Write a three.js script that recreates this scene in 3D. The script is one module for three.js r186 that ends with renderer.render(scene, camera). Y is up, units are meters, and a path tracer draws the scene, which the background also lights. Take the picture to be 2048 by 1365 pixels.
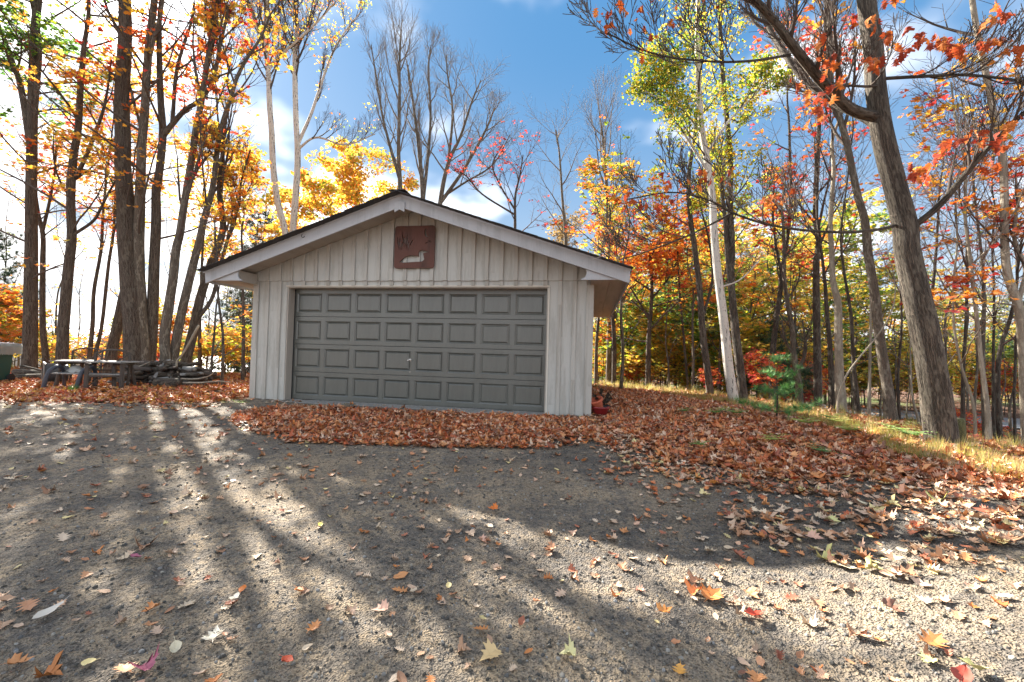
import * as THREE from 'three';
import { RoundedBoxGeometry } from 'three/addons/geometries/RoundedBoxGeometry.js';
import { mergeGeometries } from 'three/addons/utils/BufferGeometryUtils.js';
import { ImprovedNoise } from 'three/addons/math/ImprovedNoise.js';

// ---------------------------------------------------------------- camera, sky, sun, exposure
const V = (x, y, z) => new THREE.Vector3(x, y, z);
const scene = new THREE.Scene();
const EYE = V(0, 1.11, 0), FPX = 870, ROLL = 1.6 * Math.PI / 180, PITCH = Math.atan(19 / FPX);
const camera = new THREE.PerspectiveCamera(2 * Math.atan(682.5 / FPX) * 180 / Math.PI, 2048 / 1365, 0.05, 900);
const fwd = V(0, Math.sin(PITCH), -Math.cos(PITCH)), up0 = V(0, Math.cos(PITCH), Math.sin(PITCH));
const camRight = V(1, 0, 0).multiplyScalar(Math.cos(ROLL)).addScaledVector(up0, Math.sin(ROLL));
const camUp = V(-1, 0, 0).multiplyScalar(Math.sin(ROLL)).addScaledVector(up0, Math.cos(ROLL));
camera.position.copy(EYE);
camera.up.copy(camUp);
camera.lookAt(EYE.clone().add(fwd));
const renderer = new THREE.WebGLRenderer({ antialias: true });
renderer.toneMapping = THREE.LinearToneMapping;
renderer.toneMappingExposure = 6.4;
renderer.shadowMap.enabled = true;

const ray = (x, y) => fwd.clone().multiplyScalar(FPX).addScaledVector(camRight, x - 1024).addScaledVector(camUp, 682.5 - y);
const at = (x, y, depth) => { const r = ray(x, y); return r.multiplyScalar(depth / -r.z).add(EYE); };       // the point of the place seen at a photograph pixel, depth metres in front
const onGround = (x, y, h = 0) => { const r = ray(x, y); return r.multiplyScalar((h - EYE.y) / r.y).add(EYE); };

const sunDir = ray(280, -25).normalize();
const sun = new THREE.DirectionalLight(new THREE.Color(1, 0.93, 0.82), 4.1);
sun.position.copy(sunDir).multiplyScalar(90);
sun.castShadow = true; sun.shadow.mapSize.set(4096, 4096); sun.shadow.radius = 1;
Object.assign(sun.shadow.camera, { left: -45, right: 45, top: 45, bottom: -45, near: 1, far: 220 });
scene.add(sun, sun.target);

const IN = new ImprovedNoise();
const n3 = (x, y, z) => IN.noise(x, y, z);
const fbm3 = (x, y, z, o = 5) => { let a = 0.5, s = 0; for (let i = 0; i < o; i++) { s += a * n3(x, y, z); x *= 2.03; y *= 2.03; z *= 2.03; a *= 0.5; } return s; };
const clamp = (x, a = 0, b = 1) => Math.min(b, Math.max(a, x));
const sstep = (a, b, x) => { const t = clamp((x - a) / (b - a)); return t * t * (3 - 2 * t); };
const lerp = (a, b, t) => a + (b - a) * t;

{ // sky: blue with a bright veil round the sun and broken white clouds, thickened out of view and brightened to lift the shade
  const W = 1536, H = 768, d = new Float32Array(W * H * 4), K = 1 / 6.4;
  for (let j = 0; j < H; j++) {
    const el = ((j + 0.5) / H - 0.5) * Math.PI;
    for (let i = 0; i < W; i++) {
      const ph = ((i + 0.5) / W - 0.5) * 2 * Math.PI;
      const x = Math.cos(el) * Math.cos(ph), y = Math.sin(el), z = Math.cos(el) * Math.sin(ph);
      const e = Math.max(0, y), k = (j * W + i) * 4;
      const t = sstep(0, 0.62, e);
      let r = lerp(0.80, 0.132, Math.pow(t, 0.6)), g = lerp(0.90, 0.375, Math.pow(t, 0.68)), b = lerp(0.98, 0.74, t);
      const cs = x * sunDir.x + y * sunDir.y + z * sunDir.z, ang = Math.acos(clamp(cs, -1, 1)) * 57.3;
      const q = 1 / (e + 0.22);
      const n = fbm3(x * q * 1.5 + 7.3, 3.1, z * q * 1.5 + 2.2, 6) + 0.35 * fbm3(x * q * 4 + 1.3, 9.1, z * q * 4 + 5.2, 4);
      const az = Math.atan2(x, -z) * 57.3;
      let cov = 0.14 + 0.2 * Math.exp(-((ang / 22) ** 2)) + 0.04 * Math.exp(-(((az - 42) / 22) ** 2)) - 0.5 * Math.exp(-(((az - 20) / 32) ** 2) - (((el * 57.3 - 32) / 24) ** 2)) + 0.14 * Math.exp(-((e / 0.2) ** 2));  // base cover outside the clear patch is added to fill the shaded side
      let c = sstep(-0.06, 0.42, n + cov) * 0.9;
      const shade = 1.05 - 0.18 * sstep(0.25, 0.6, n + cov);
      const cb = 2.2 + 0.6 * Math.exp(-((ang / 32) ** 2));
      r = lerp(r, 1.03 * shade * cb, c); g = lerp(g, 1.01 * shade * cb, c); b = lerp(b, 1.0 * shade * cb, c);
      const glow = 0.3 * Math.exp(-((ang / 22) ** 2)) + 5 * Math.exp(-((ang / 5) ** 2));
      r += glow; g += glow * 0.98; b += glow * 0.95;
      d[k] = r * K; d[k + 1] = g * K; d[k + 2] = b * K; d[k + 3] = 1;
    }
  }
  const t = new THREE.DataTexture(d, W, H, THREE.RGBAFormat, THREE.FloatType);
  t.mapping = THREE.EquirectangularReflectionMapping; t.magFilter = t.minFilter = THREE.LinearFilter; t.needsUpdate = true;
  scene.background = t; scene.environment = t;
}

// ---------------------------------------------------------------- helpers
function RNG(s) { return () => { s = (s + 0x6d2b79f5) | 0; let t = Math.imul(s ^ (s >>> 15), 1 | s); t = (t + Math.imul(t ^ (t >>> 7), 61 | t)) ^ t; return ((t ^ (t >>> 14)) >>> 0) / 4294967296; }; }
const used = {};
function numbered(n) { const k = used[n] = (used[n] ?? -1) + 1; return k ? n + '_' + String(k).padStart(3, '0') : n; }
function tag(o, label, category, group, kind) { o.userData = { ...o.userData, label, category }; if (group) o.userData.group = group; if (kind) o.userData.kind = kind; return o; }
function thing(name, label, category, pos = [0, 0, 0], turn = 0, group) {
  const o = new THREE.Group(); o.name = numbered(name); o.position.set(...pos); o.rotation.y = turn; scene.add(o);
  return tag(o, label, category, group);
}
function mesh(name, geo, m, parent = scene) {
  const o = new THREE.Mesh(geo, m); o.name = parent === scene ? numbered(name) : name; o.castShadow = o.receiveShadow = true; parent.add(o); return o;
}
function struct(name, geo, m) { const o = mesh(name, geo, m); o.userData.kind = 'structure'; return o; }
const C = (r, g, b) => new THREE.Color().setRGB(r, g, b);

// tileable value noise for textures
function tileNoise(seed, n) {
  const r = RNG(seed), g = new Float32Array(n * n); for (let i = 0; i < n * n; i++) g[i] = r();
  return (u, v) => { // u, v in 0..1
    u = (u - Math.floor(u)) * n; v = (v - Math.floor(v)) * n;
    const i = Math.floor(u), j = Math.floor(v); let a = u - i, b = v - j; a = a * a * (3 - 2 * a); b = b * b * (3 - 2 * b);
    const i1 = (i + 1) % n, j1 = (j + 1) % n, i0 = i % n, j0 = j % n;
    return lerp(lerp(g[j0 * n + i0], g[j0 * n + i1], a), lerp(g[j1 * n + i0], g[j1 * n + i1], a), b);
  };
}
function tex(w, h, fn, repeat, srgb = false) { // fn(u,v) -> [r,g,b,(height)] linear 0..1 ; returns {map, bump}
  const c = new Uint8Array(w * h * 4), b = new Uint8Array(w * h * 4), enc = (x) => { x = clamp(x); return 255 * (x < 0.0031308 ? 12.92 * x : 1.055 * Math.pow(x, 1 / 2.4) - 0.055); };
  for (let j = 0; j < h; j++) for (let i = 0; i < w; i++) {
    const o = fn((i + 0.5) / w, (j + 0.5) / h), k = (j * w + i) * 4;
    c[k] = enc(o[0]); c[k + 1] = enc(o[1]); c[k + 2] = enc(o[2]); c[k + 3] = 255;
    b[k] = b[k + 1] = b[k + 2] = 255 * clamp(o[3] ?? 0.5); b[k + 3] = 255;
  }
  const mk = (a, cs) => { const t = new THREE.DataTexture(a, w, h); t.wrapS = t.wrapT = THREE.RepeatWrapping; t.magFilter = THREE.LinearFilter; t.minFilter = THREE.LinearMipmapLinearFilter; t.generateMipmaps = true; t.repeat.set(1 / repeat[0], 1 / repeat[1]); if (cs) t.colorSpace = THREE.SRGBColorSpace; t.needsUpdate = true; return t; };
  return { map: mk(c, true), bumpMap: mk(b, false) };
}
const mat = (p) => new THREE.MeshStandardMaterial({ roughness: 0.85, side: THREE.DoubleSide, ...p });

// ---------------------------------------------------------------- materials
const M = {};
{
  const a = tileNoise(1, 8), b = tileNoise(2, 32), c = tileNoise(3, 128), d = tileNoise(4, 512), e = tileNoise(5, 900), f = tileNoise(6, 300), g = tileNoise(61, 160);
  const grav = tex(2048, 2048, (u, v) => { // 3.6 m of worn gravelly asphalt with sandy dust between the stones
    const dust = sstep(0.3, 0.66, 0.3 * a(u, v) + 0.3 * b(u, v) + 0.4 * c(u, v));
    const stone = d(u, v), peb = f(u + 0.3, v), fine = e(u, v), gg = g(u, v), crumb = g(u + 0.5, v + 0.27);
    const pb = sstep(0.74, 0.86, peb), pit = sstep(0.2, 0.08, stone) + sstep(0.16, 0.06, gg), hole = sstep(0.84, 0.93, crumb);
    const h = 0.3 * stone + 0.22 * fine + 0.3 * pb + 0.18 * gg - 0.12 * hole;
    let k = lerp(0.115, 0.2, dust) * (0.42 + 0.62 * stone + 0.5 * fine);
    k = lerp(k, 0.07 + 0.26 * d(u + 0.37, v + 0.11) ** 2, pb * 0.85); k *= 1 - 0.5 * clamp(pit); k = lerp(k, 0.045, hole * 0.75 * (1 - pb));
    return [k * lerp(1.1, 1.2, dust) * 1.08, k * lerp(0.97, 0.97, dust) * 1.08, k * lerp(0.83, 0.7, dust) * 1.08, h];
  }, [3.6, 3.6]);
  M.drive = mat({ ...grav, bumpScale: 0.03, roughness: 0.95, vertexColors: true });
  const soil = tex(1024, 1024, (u, v) => { const s = 0.4 * b(u, v) + 0.6 * d(u, v), t = c(u, v); const k = 0.4 + 0.9 * s; return [k * lerp(0.10, 0.19, t), k * lerp(0.055, 0.085, t), k * 0.045, s]; }, [2.5, 2.5]);
  M.soil = mat({ ...soil, bumpScale: 0.03, roughness: 1, vertexColors: true });
  M.road = mat({ color: C(0.15, 0.155, 0.17), roughness: 0.8, bumpMap: grav.bumpMap, bumpScale: 0.004 });
  M.concrete = mat({ ...tex(512, 512, (u, v) => { const k = 0.26 * (0.6 + 0.45 * b(u, v) + 0.3 * d(u, v)); return [k, k * 0.98, k * 0.93, d(u, v)]; }, [1, 1]), bumpScale: 0.003 });
}
function barkTex(seed, base, dark, furrow, lich) {
  const a = tileNoise(seed, 6), b = tileNoise(seed + 1, 24), c = tileNoise(seed + 2, 64), d = tileNoise(seed + 3, 200);
  return tex(512, 1024, (u, v) => {
    const w = u + 0.05 * (b(u * 0.5, v * 2) - 0.5);
    const fu = 0.6 * c(w, v * 0.14) + 0.4 * d(w, v * 0.2);            // long vertical furrows
    const groove = sstep(0.5 - 0.2 * furrow, 0.62, fu);
    const blot = sstep(0.5, 0.72, 0.55 * a(u, v) + 0.45 * b(u, v));
    const fine = 0.75 + 0.5 * d(u, v);
    const col = [0, 1, 2].map((i) => lerp(lerp(dark[i], base[i], lerp(1, groove, furrow)), lich[i], blot * 0.75) * fine);
    return [...col, lerp(0.6, groove, furrow) * 0.8 + 0.2 * d(u, v)];
  }, [0.55, 1.3]);
}
M.barkMaple = mat({ ...barkTex(11, [0.145, 0.114, 0.088], [0.036, 0.026, 0.02], 0.85, [0.18, 0.155, 0.12]), bumpScale: 0.02, roughness: 1 });
M.barkGrey = mat({ ...barkTex(21, [0.15, 0.122, 0.094], [0.045, 0.038, 0.028], 0.55, [0.26, 0.23, 0.18]), bumpScale: 0.012, roughness: 1 });
M.barkDark = mat({ ...barkTex(31, [0.11, 0.085, 0.065], [0.03, 0.024, 0.02], 0.8, [0.17, 0.155, 0.12]), bumpScale: 0.018, roughness: 1 });
M.barkPale = mat({ ...barkTex(41, [0.3, 0.26, 0.2], [0.12, 0.095, 0.07], 0.3, [0.42, 0.38, 0.3]), bumpScale: 0.006, roughness: 1 });
M.barkOak = mat({ ...barkTex(61, [0.15, 0.122, 0.094], [0.036, 0.03, 0.023], 0.85, [0.23, 0.2, 0.155]), bumpScale: 0.03, roughness: 1 });
M.barkMoss = mat({ ...barkTex(66, [0.12, 0.12, 0.05], [0.04, 0.035, 0.02], 0.5, [0.1, 0.14, 0.03]), bumpScale: 0.014, roughness: 1 });
M.twig = mat({ color: C(0.085, 0.066, 0.055), roughness: 1 });
M.twigGrey = mat({ color: C(0.17, 0.145, 0.125), roughness: 1 });
M.twigRed = mat({ color: C(0.11, 0.065, 0.055), roughness: 1 });
M.twigPale = mat({ color: C(0.2, 0.165, 0.13), roughness: 1 });
{
  const a = tileNoise(51, 10), b = tileNoise(52, 40), d = tileNoise(53, 220), e = tileNoise(54, 30);
  M.birch = mat({ ...tex(512, 1024, (u, v) => {
    const scar = sstep(0.74, 0.84, 0.65 * b(u * 0.35, v * 1.1) + 0.35 * d(u * 0.2, v)), patch = sstep(0.66, 0.78, 0.7 * a(u * 0.8, v * 0.7) + 0.3 * e(u, v));
    const k = Math.max(scar * 0.85, patch * 0.9), g = 0.85 + 0.25 * d(u, v);
    return [lerp(0.56, 0.06, k) * g, lerp(0.52, 0.05, k) * g, lerp(0.46, 0.045, k) * g, 0.6 - 0.4 * k];
  }, [0.5, 1.1]), bumpScale: 0.006, roughness: 0.9 });
}
function woodPaint(seed, base, stain, amt, grainAmt) {
  const a = tileNoise(seed, 7), b = tileNoise(seed + 1, 30), c = tileNoise(seed + 2, 120), d = tileNoise(seed + 3, 300);
  return tex(512, 1024, (u, v) => {
    const grain = 0.5 * c(u, v * 0.06) + 0.5 * d(u, v * 0.05);
    const st = sstep(0.45, 0.8, 0.5 * a(u, v * 0.5) + 0.3 * b(u, v * 0.15) + 0.2 * c(u, v * 0.3)) * amt;
    const chip = sstep(0.86, 0.93, 0.5 * d(u, v) + 0.5 * b(u + 0.2, v)) * 0.6;
    const g = 1 - grainAmt * 0.5 + grainAmt * grain;
    return [...[0, 1, 2].map((i) => lerp(lerp(base[i], stain[i], st), stain[i] * 0.6, chip) * g), grain];
  }, [1.0, 2.2]);
}
M.siding = mat({ ...woodPaint(71, [0.49, 0.485, 0.45], [0.35, 0.335, 0.295], 0.7, 0.1), bumpScale: 0.001, roughness: 0.75 });
M.batten = mat({ ...woodPaint(75, [0.45, 0.435, 0.395], [0.31, 0.29, 0.25], 0.75, 0.12), bumpScale: 0.001, roughness: 0.75 });
M.trim = mat({ ...woodPaint(79, [0.45, 0.458, 0.475], [0.35, 0.355, 0.365], 0.6, 0.08), bumpScale: 0.002, roughness: 0.7 });
M.soffit = mat({ ...woodPaint(83, [0.40, 0.36, 0.31], [0.30, 0.265, 0.22], 0.6, 0.15), bumpScale: 0.002, roughness: 0.8 });
M.door = new THREE.MeshPhysicalMaterial({ side: THREE.DoubleSide, clearcoat: 0.8, clearcoatRoughness: 0.3, ...woodPaint(87, [0.112, 0.115, 0.1], [0.09, 0.092, 0.078], 0.7, 0.1), bumpScale: 0.0008, roughness: 0.4 });
M.cream = mat({ color: C(0.62, 0.58, 0.5), roughness: 0.7 });
M.rust = mat({ ...woodPaint(91, [0.125, 0.053, 0.04], [0.075, 0.038, 0.03], 0.9, 0.25), bumpScale: 0.002, roughness: 0.8 });
M.shingle = mat({ ...tex(512, 512, ((a, b) => (u, v) => { const k = 0.055 * (0.4 + 0.8 * a(u, v) + 0.5 * b(u, v)); return [k, k, k * 1.05, a(u, v)]; })(tileNoise(95, 250), tileNoise(96, 20)), [1, 1]), bumpScale: 0.003, roughness: 1 });
M.flash = mat({ color: C(0.55, 0.55, 0.57), roughness: 0.35, metalness: 0.6 });
M.chrome = mat({ color: C(0.75, 0.75, 0.74), roughness: 0.25, metalness: 0.9 });
M.black = mat({ color: C(0.02, 0.02, 0.021), roughness: 0.7 });
M.oldWood = mat({ ...woodPaint(101, [0.25, 0.245, 0.23], [0.13, 0.12, 0.11], 0.8, 0.6), bumpScale: 0.004, roughness: 0.9 });
M.darkWood = mat({ ...woodPaint(105, [0.085, 0.068, 0.056], [0.05, 0.04, 0.034], 0.8, 0.6), bumpScale: 0.004, roughness: 0.9 });

M.navy = mat({ color: C(0.035, 0.04, 0.055), roughness: 0.5 });
M.net = mat({ color: C(0.4, 0.4, 0.38), roughness: 0.9 });
M.tub = mat({ color: C(0.045, 0.048, 0.05), roughness: 0.55 });
M.tubRim = mat({ color: C(0.16, 0.15, 0.13), roughness: 0.6 });
M.binGreen = mat({ color: C(0.012, 0.07, 0.06), roughness: 0.45 });
M.film = new THREE.MeshPhysicalMaterial({ color: C(0.5, 0.54, 0.54), roughness: 0.35, transmission: 0.6, thickness: 0, side: THREE.DoubleSide });
M.houseWall = mat({ color: C(0.6, 0.6, 0.6), roughness: 0.8 });
M.whiteRoof = mat({ color: C(0.82, 0.82, 0.84), roughness: 0.5 });
M.pane = mat({ color: C(0.03, 0.035, 0.04), roughness: 0.08 });
M.potRed = mat({ color: C(0.20, 0.012, 0.014), roughness: 0.4 });
M.terracotta = mat({ color: C(0.5, 0.12, 0.06), roughness: 0.75 });
M.deadLeaf = mat({ color: C(0.05, 0.035, 0.022), roughness: 0.9 });

// leaves: one translucent sheet material, tinted per leaf
const leafMat = new THREE.MeshPhysicalMaterial({ color: 0xffffff, roughness: 1, transmission: 0.64, thickness: 0, side: THREE.DoubleSide, specularIntensity: 0.4 });
const litterMat = mat({ color: 0xffffff, roughness: 0.6 });

// ---------------------------------------------------------------- ground
const crest = [[6, 4.9], [-4.2, 4.9], [-5.5, 5.3], [-8, 5.5], [-11, 5.3], [-14, 4.6], [-18, 2.5]];
function crestX(z) {
  if (z >= crest[0][0]) return crest[0][1];
  for (let i = 1; i < crest.length; i++) if (z >= crest[i][0]) { const t = (z - crest[i][0]) / (crest[i - 1][0] - crest[i][0]); return lerp(crest[i][1], crest[i - 1][1], t); }
  return crest.at(-1)[1];
}
const poly = (pts) => (x, z) => { let c = false; for (let i = 0, j = pts.length - 1; i < pts.length; j = i++) { const [a, b] = pts[i], [p, q] = pts[j]; if ((b > z) !== (q > z) && x < (p - a) * (z - b) / (q - b) + a) c = !c; } return c; };
const drivePts = [[-18, 6], [-18, -7.3], [-8, -7.3], [-5.3, -7.6], [-5.2, -8.9], [1.5, -7.7], [1.35, -6.6], [2.0, -4.75], [2.85, -3.95], [3.95, -3.4], [8, -2.3], [8, 6]];
const inDrive = poly(drivePts);
const slope = (x, z) => 0.36 * sstep(-7.6, -0.8, z) * sstep(4.6, 2.0, x + 0.35 * (z + 5)) ;   // the drive falls gently away from the garage
function terrain(x, z) {
  const d1 = x - crestX(z), d2 = -14.2 - z, k = 2;
  const d = Math.log(Math.exp(d1 / k) + Math.exp(d2 / k)) * k - 0.6;
  let h = -1.65 * sstep(0, 8.5, d) - 0.02 * Math.max(0, Math.min(60, d - 30));
  if (d < 0 && x > 1.2) h += 0.13 * sstep(1.5, 3.6, x + 0.3 * (z + 5)) * sstep(0, -1.2, d) * sstep(-11, -8, z);
  h -= slope(x, z);
  h += 0.05 * n3(x * 0.6, 1.7, z * 0.6) * sstep(-1, 4, d) + 0.25 * n3(x * 0.07, 4.7, z * 0.07) * sstep(6, 20, d);
  return h;
}
{ // one sheet out to the horizon
  const N = 230, pos = [], col = [], uv = [], idx = [], w = (t) => Math.sign(t) * (6 * Math.abs(t) + 320 * Math.pow(Math.abs(t), 3.4));
  for (let j = 0; j <= N; j++) for (let i = 0; i <= N; i++) {
    const x = w(i / N * 2 - 1) + 1, z = w(j / N * 2 - 1) - 8, h = terrain(x, z);
    pos.push(x, h, z); uv.push(x, z);
    const lawn = sstep(0.05, 0.3, fbm3(x * 0.15, 2, z * 0.15, 3)) * (inDrive(x, z) ? 0 : 1) * sstep(8, 20, Math.hypot(x, z));
    col.push(lerp(1, 0.75, lawn), lerp(1, 2.3, lawn), lerp(1, 1.0, lawn));
  }
  for (let j = 0; j < N; j++) for (let i = 0; i < N; i++) { const a = j * (N + 1) + i; idx.push(a, a + N + 1, a + 1, a + 1, a + N + 1, a + N + 2); }
  const g = new THREE.BufferGeometry(); g.setAttribute('position', new THREE.Float32BufferAttribute(pos, 3)); g.setAttribute('uv', new THREE.Float32BufferAttribute(uv, 2)); g.setAttribute('color', new THREE.Float32BufferAttribute(col, 3)); g.setIndex(idx); g.computeVertexNormals();
  struct('ground', g, M.soil);
}
const driveH = (x, z) => terrain(x, z) * 1 + 0.03 + 0.014 * n3(x * 1.1, 0.3, z * 1.1) * 0.8 + 0.008 * n3(x * 4, 2.3, z * 4) + 0.003 * n3(x * 11, 5.3, z * 11) - 0.011 * Math.exp(-(((x + 1.5 + 0.12 * z + 0.1 * Math.sin(z * 1.3)) / 0.16) ** 2)) - 0.01 * Math.exp(-(((x - 0.05 + 0.12 * z + 0.1 * Math.sin(z * 1.1)) / 0.16) ** 2));
let driveway;
{
  const s = 0.07, pos = [], uv = [], col = [], idx = [], id = new Map(), x0 = -15, x1 = 7, z0 = -8.9, z1 = 2.5, nx = Math.round((x1 - x0) / s), nz = Math.round((z1 - z0) / s);
  const vert = (i, j) => {
    const k = j * 5000 + i; if (id.has(k)) return id.get(k);
    const x = x0 + i * s, z = z0 + j * s; id.set(k, pos.length / 3); pos.push(x, driveH(x, z), z); uv.push(x, z);
    const n = fbm3(x * 0.45 + 3, 8, z * 0.8, 5), m = fbm3(x * 2.1, 18, z * 2.1, 4);
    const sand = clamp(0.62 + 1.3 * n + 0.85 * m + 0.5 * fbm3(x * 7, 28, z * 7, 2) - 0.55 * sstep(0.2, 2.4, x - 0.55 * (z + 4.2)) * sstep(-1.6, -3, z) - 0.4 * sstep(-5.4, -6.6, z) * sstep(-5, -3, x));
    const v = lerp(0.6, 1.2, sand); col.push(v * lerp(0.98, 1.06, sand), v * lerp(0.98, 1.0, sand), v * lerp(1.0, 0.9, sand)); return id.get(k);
  };
  for (let j = 0; j < nz; j++) for (let i = 0; i < nx; i++) {
    const x = x0 + (i + 0.5) * s, z = z0 + (j + 0.5) * s;
    if (!inDrive(x + 0.25 * n3(x * 2, 1, z * 2), z + 0.25 * n3(x * 2, 9, z * 2))) continue;
    const a = vert(i, j), b = vert(i, j + 1), c = vert(i + 1, j), d = vert(i + 1, j + 1); idx.push(a, b, c, c, b, d);
  }
  const g = new THREE.BufferGeometry(); g.setAttribute('position', new THREE.Float32BufferAttribute(pos, 3)); g.setAttribute('uv', new THREE.Float32BufferAttribute(uv, 2)); g.setAttribute('color', new THREE.Float32BufferAttribute(col, 3)); g.setIndex(idx); g.computeVertexNormals();
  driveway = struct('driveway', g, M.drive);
}
{ // public road below the bank
  const A = V(4, 0, -31), B = V(36, 0, -15.5), n = 60, pos = [], idx = [], uv = [], dir = B.clone().sub(A).normalize(), nrm = V(-dir.z, 0, dir.x);
  for (let i = 0; i <= n; i++) for (const s of [-2.3, 2.3]) { const p = A.clone().lerp(B, i / n).addScaledVector(nrm, s); let h = -9; for (const q of [-2.3, -1, 0, 1, 2.3]) { const c = A.clone().lerp(B, i / n).addScaledVector(nrm, q); h = Math.max(h, terrain(c.x, c.z)); } pos.push(p.x, h + 0.05, p.z); uv.push(p.x, p.z); }
  for (let i = 0; i < n; i++) idx.push(2 * i, 2 * i + 1, 2 * i + 2, 2 * i + 2, 2 * i + 1, 2 * i + 3);
  const g = new THREE.BufferGeometry(); g.setAttribute('position', new THREE.Float32BufferAttribute(pos, 3)); g.setAttribute('uv', new THREE.Float32BufferAttribute(uv, 2)); g.setIndex(idx); g.computeVertexNormals();
  struct('road', g, M.road);
}

// ---------------------------------------------------------------- garage
const GP = [-1.877, 0, -8.0], GT = -10.4 * Math.PI / 180;
const bx = (w, h, d, x, y, z, r = 0.004, seg = 1) => { const g = r ? new RoundedBoxGeometry(w, h, d, seg, Math.min(r, w / 3, h / 3, d / 3)) : new THREE.BoxGeometry(w, h, d); g.translate(x, y, z); return planar(g); };
let uvShift = 0;
function planar(g) { // uv in metres by facing
  uvShift = (uvShift + 0.377) % 7;
  const n = g.index ? g.toNonIndexed() : g, p = n.attributes.position, q = n.attributes.normal, u = new Float32Array(p.count * 2);
  for (let i = 0; i < p.count; i++) {
    const ax = Math.abs(q.getX(i)), ay = Math.abs(q.getY(i)), az = Math.abs(q.getZ(i));
    let a, b; if (az >= ax && az >= ay) { a = p.getX(i); b = p.getY(i); } else if (ax >= ay) { a = p.getZ(i); b = p.getY(i); } else { a = p.getX(i); b = p.getZ(i); }
    u[2 * i] = a + uvShift; u[2 * i + 1] = b + uvShift * 1.7;
  }
  n.setAttribute('uv', new THREE.BufferAttribute(u, 2)); return n;
}
const merge = (l) => mergeGeometries(l.map((g) => { const n = g.index ? g.toNonIndexed() : g; for (const k of Object.keys(n.attributes)) if (!['position', 'normal', 'uv'].includes(k)) n.deleteAttribute(k); if (!n.attributes.uv) n.setAttribute('uv', new THREE.BufferAttribute(new Float32Array(n.attributes.position.count * 2), 2)); return n; }));
function extr(pts, depth, z, bevel = 0, holes = []) {
  const s = new THREE.Shape(pts.map((p) => new THREE.Vector2(...p))); for (const h of holes) s.holes.push(new THREE.Path(h.map((p) => new THREE.Vector2(...p))));
  const g = new THREE.ExtrudeGeometry(s, { depth, bevelEnabled: bevel > 0, bevelThickness: bevel, bevelSize: bevel, bevelOffset: -bevel, bevelSegments: 1, curveSegments: 8 }); g.translate(0, 0, z); return planar(g);
}
const garage = thing('garage', 'low gabled garage in pale board and batten siding with a wide grey overhead door', 'garage', GP, GT);
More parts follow.
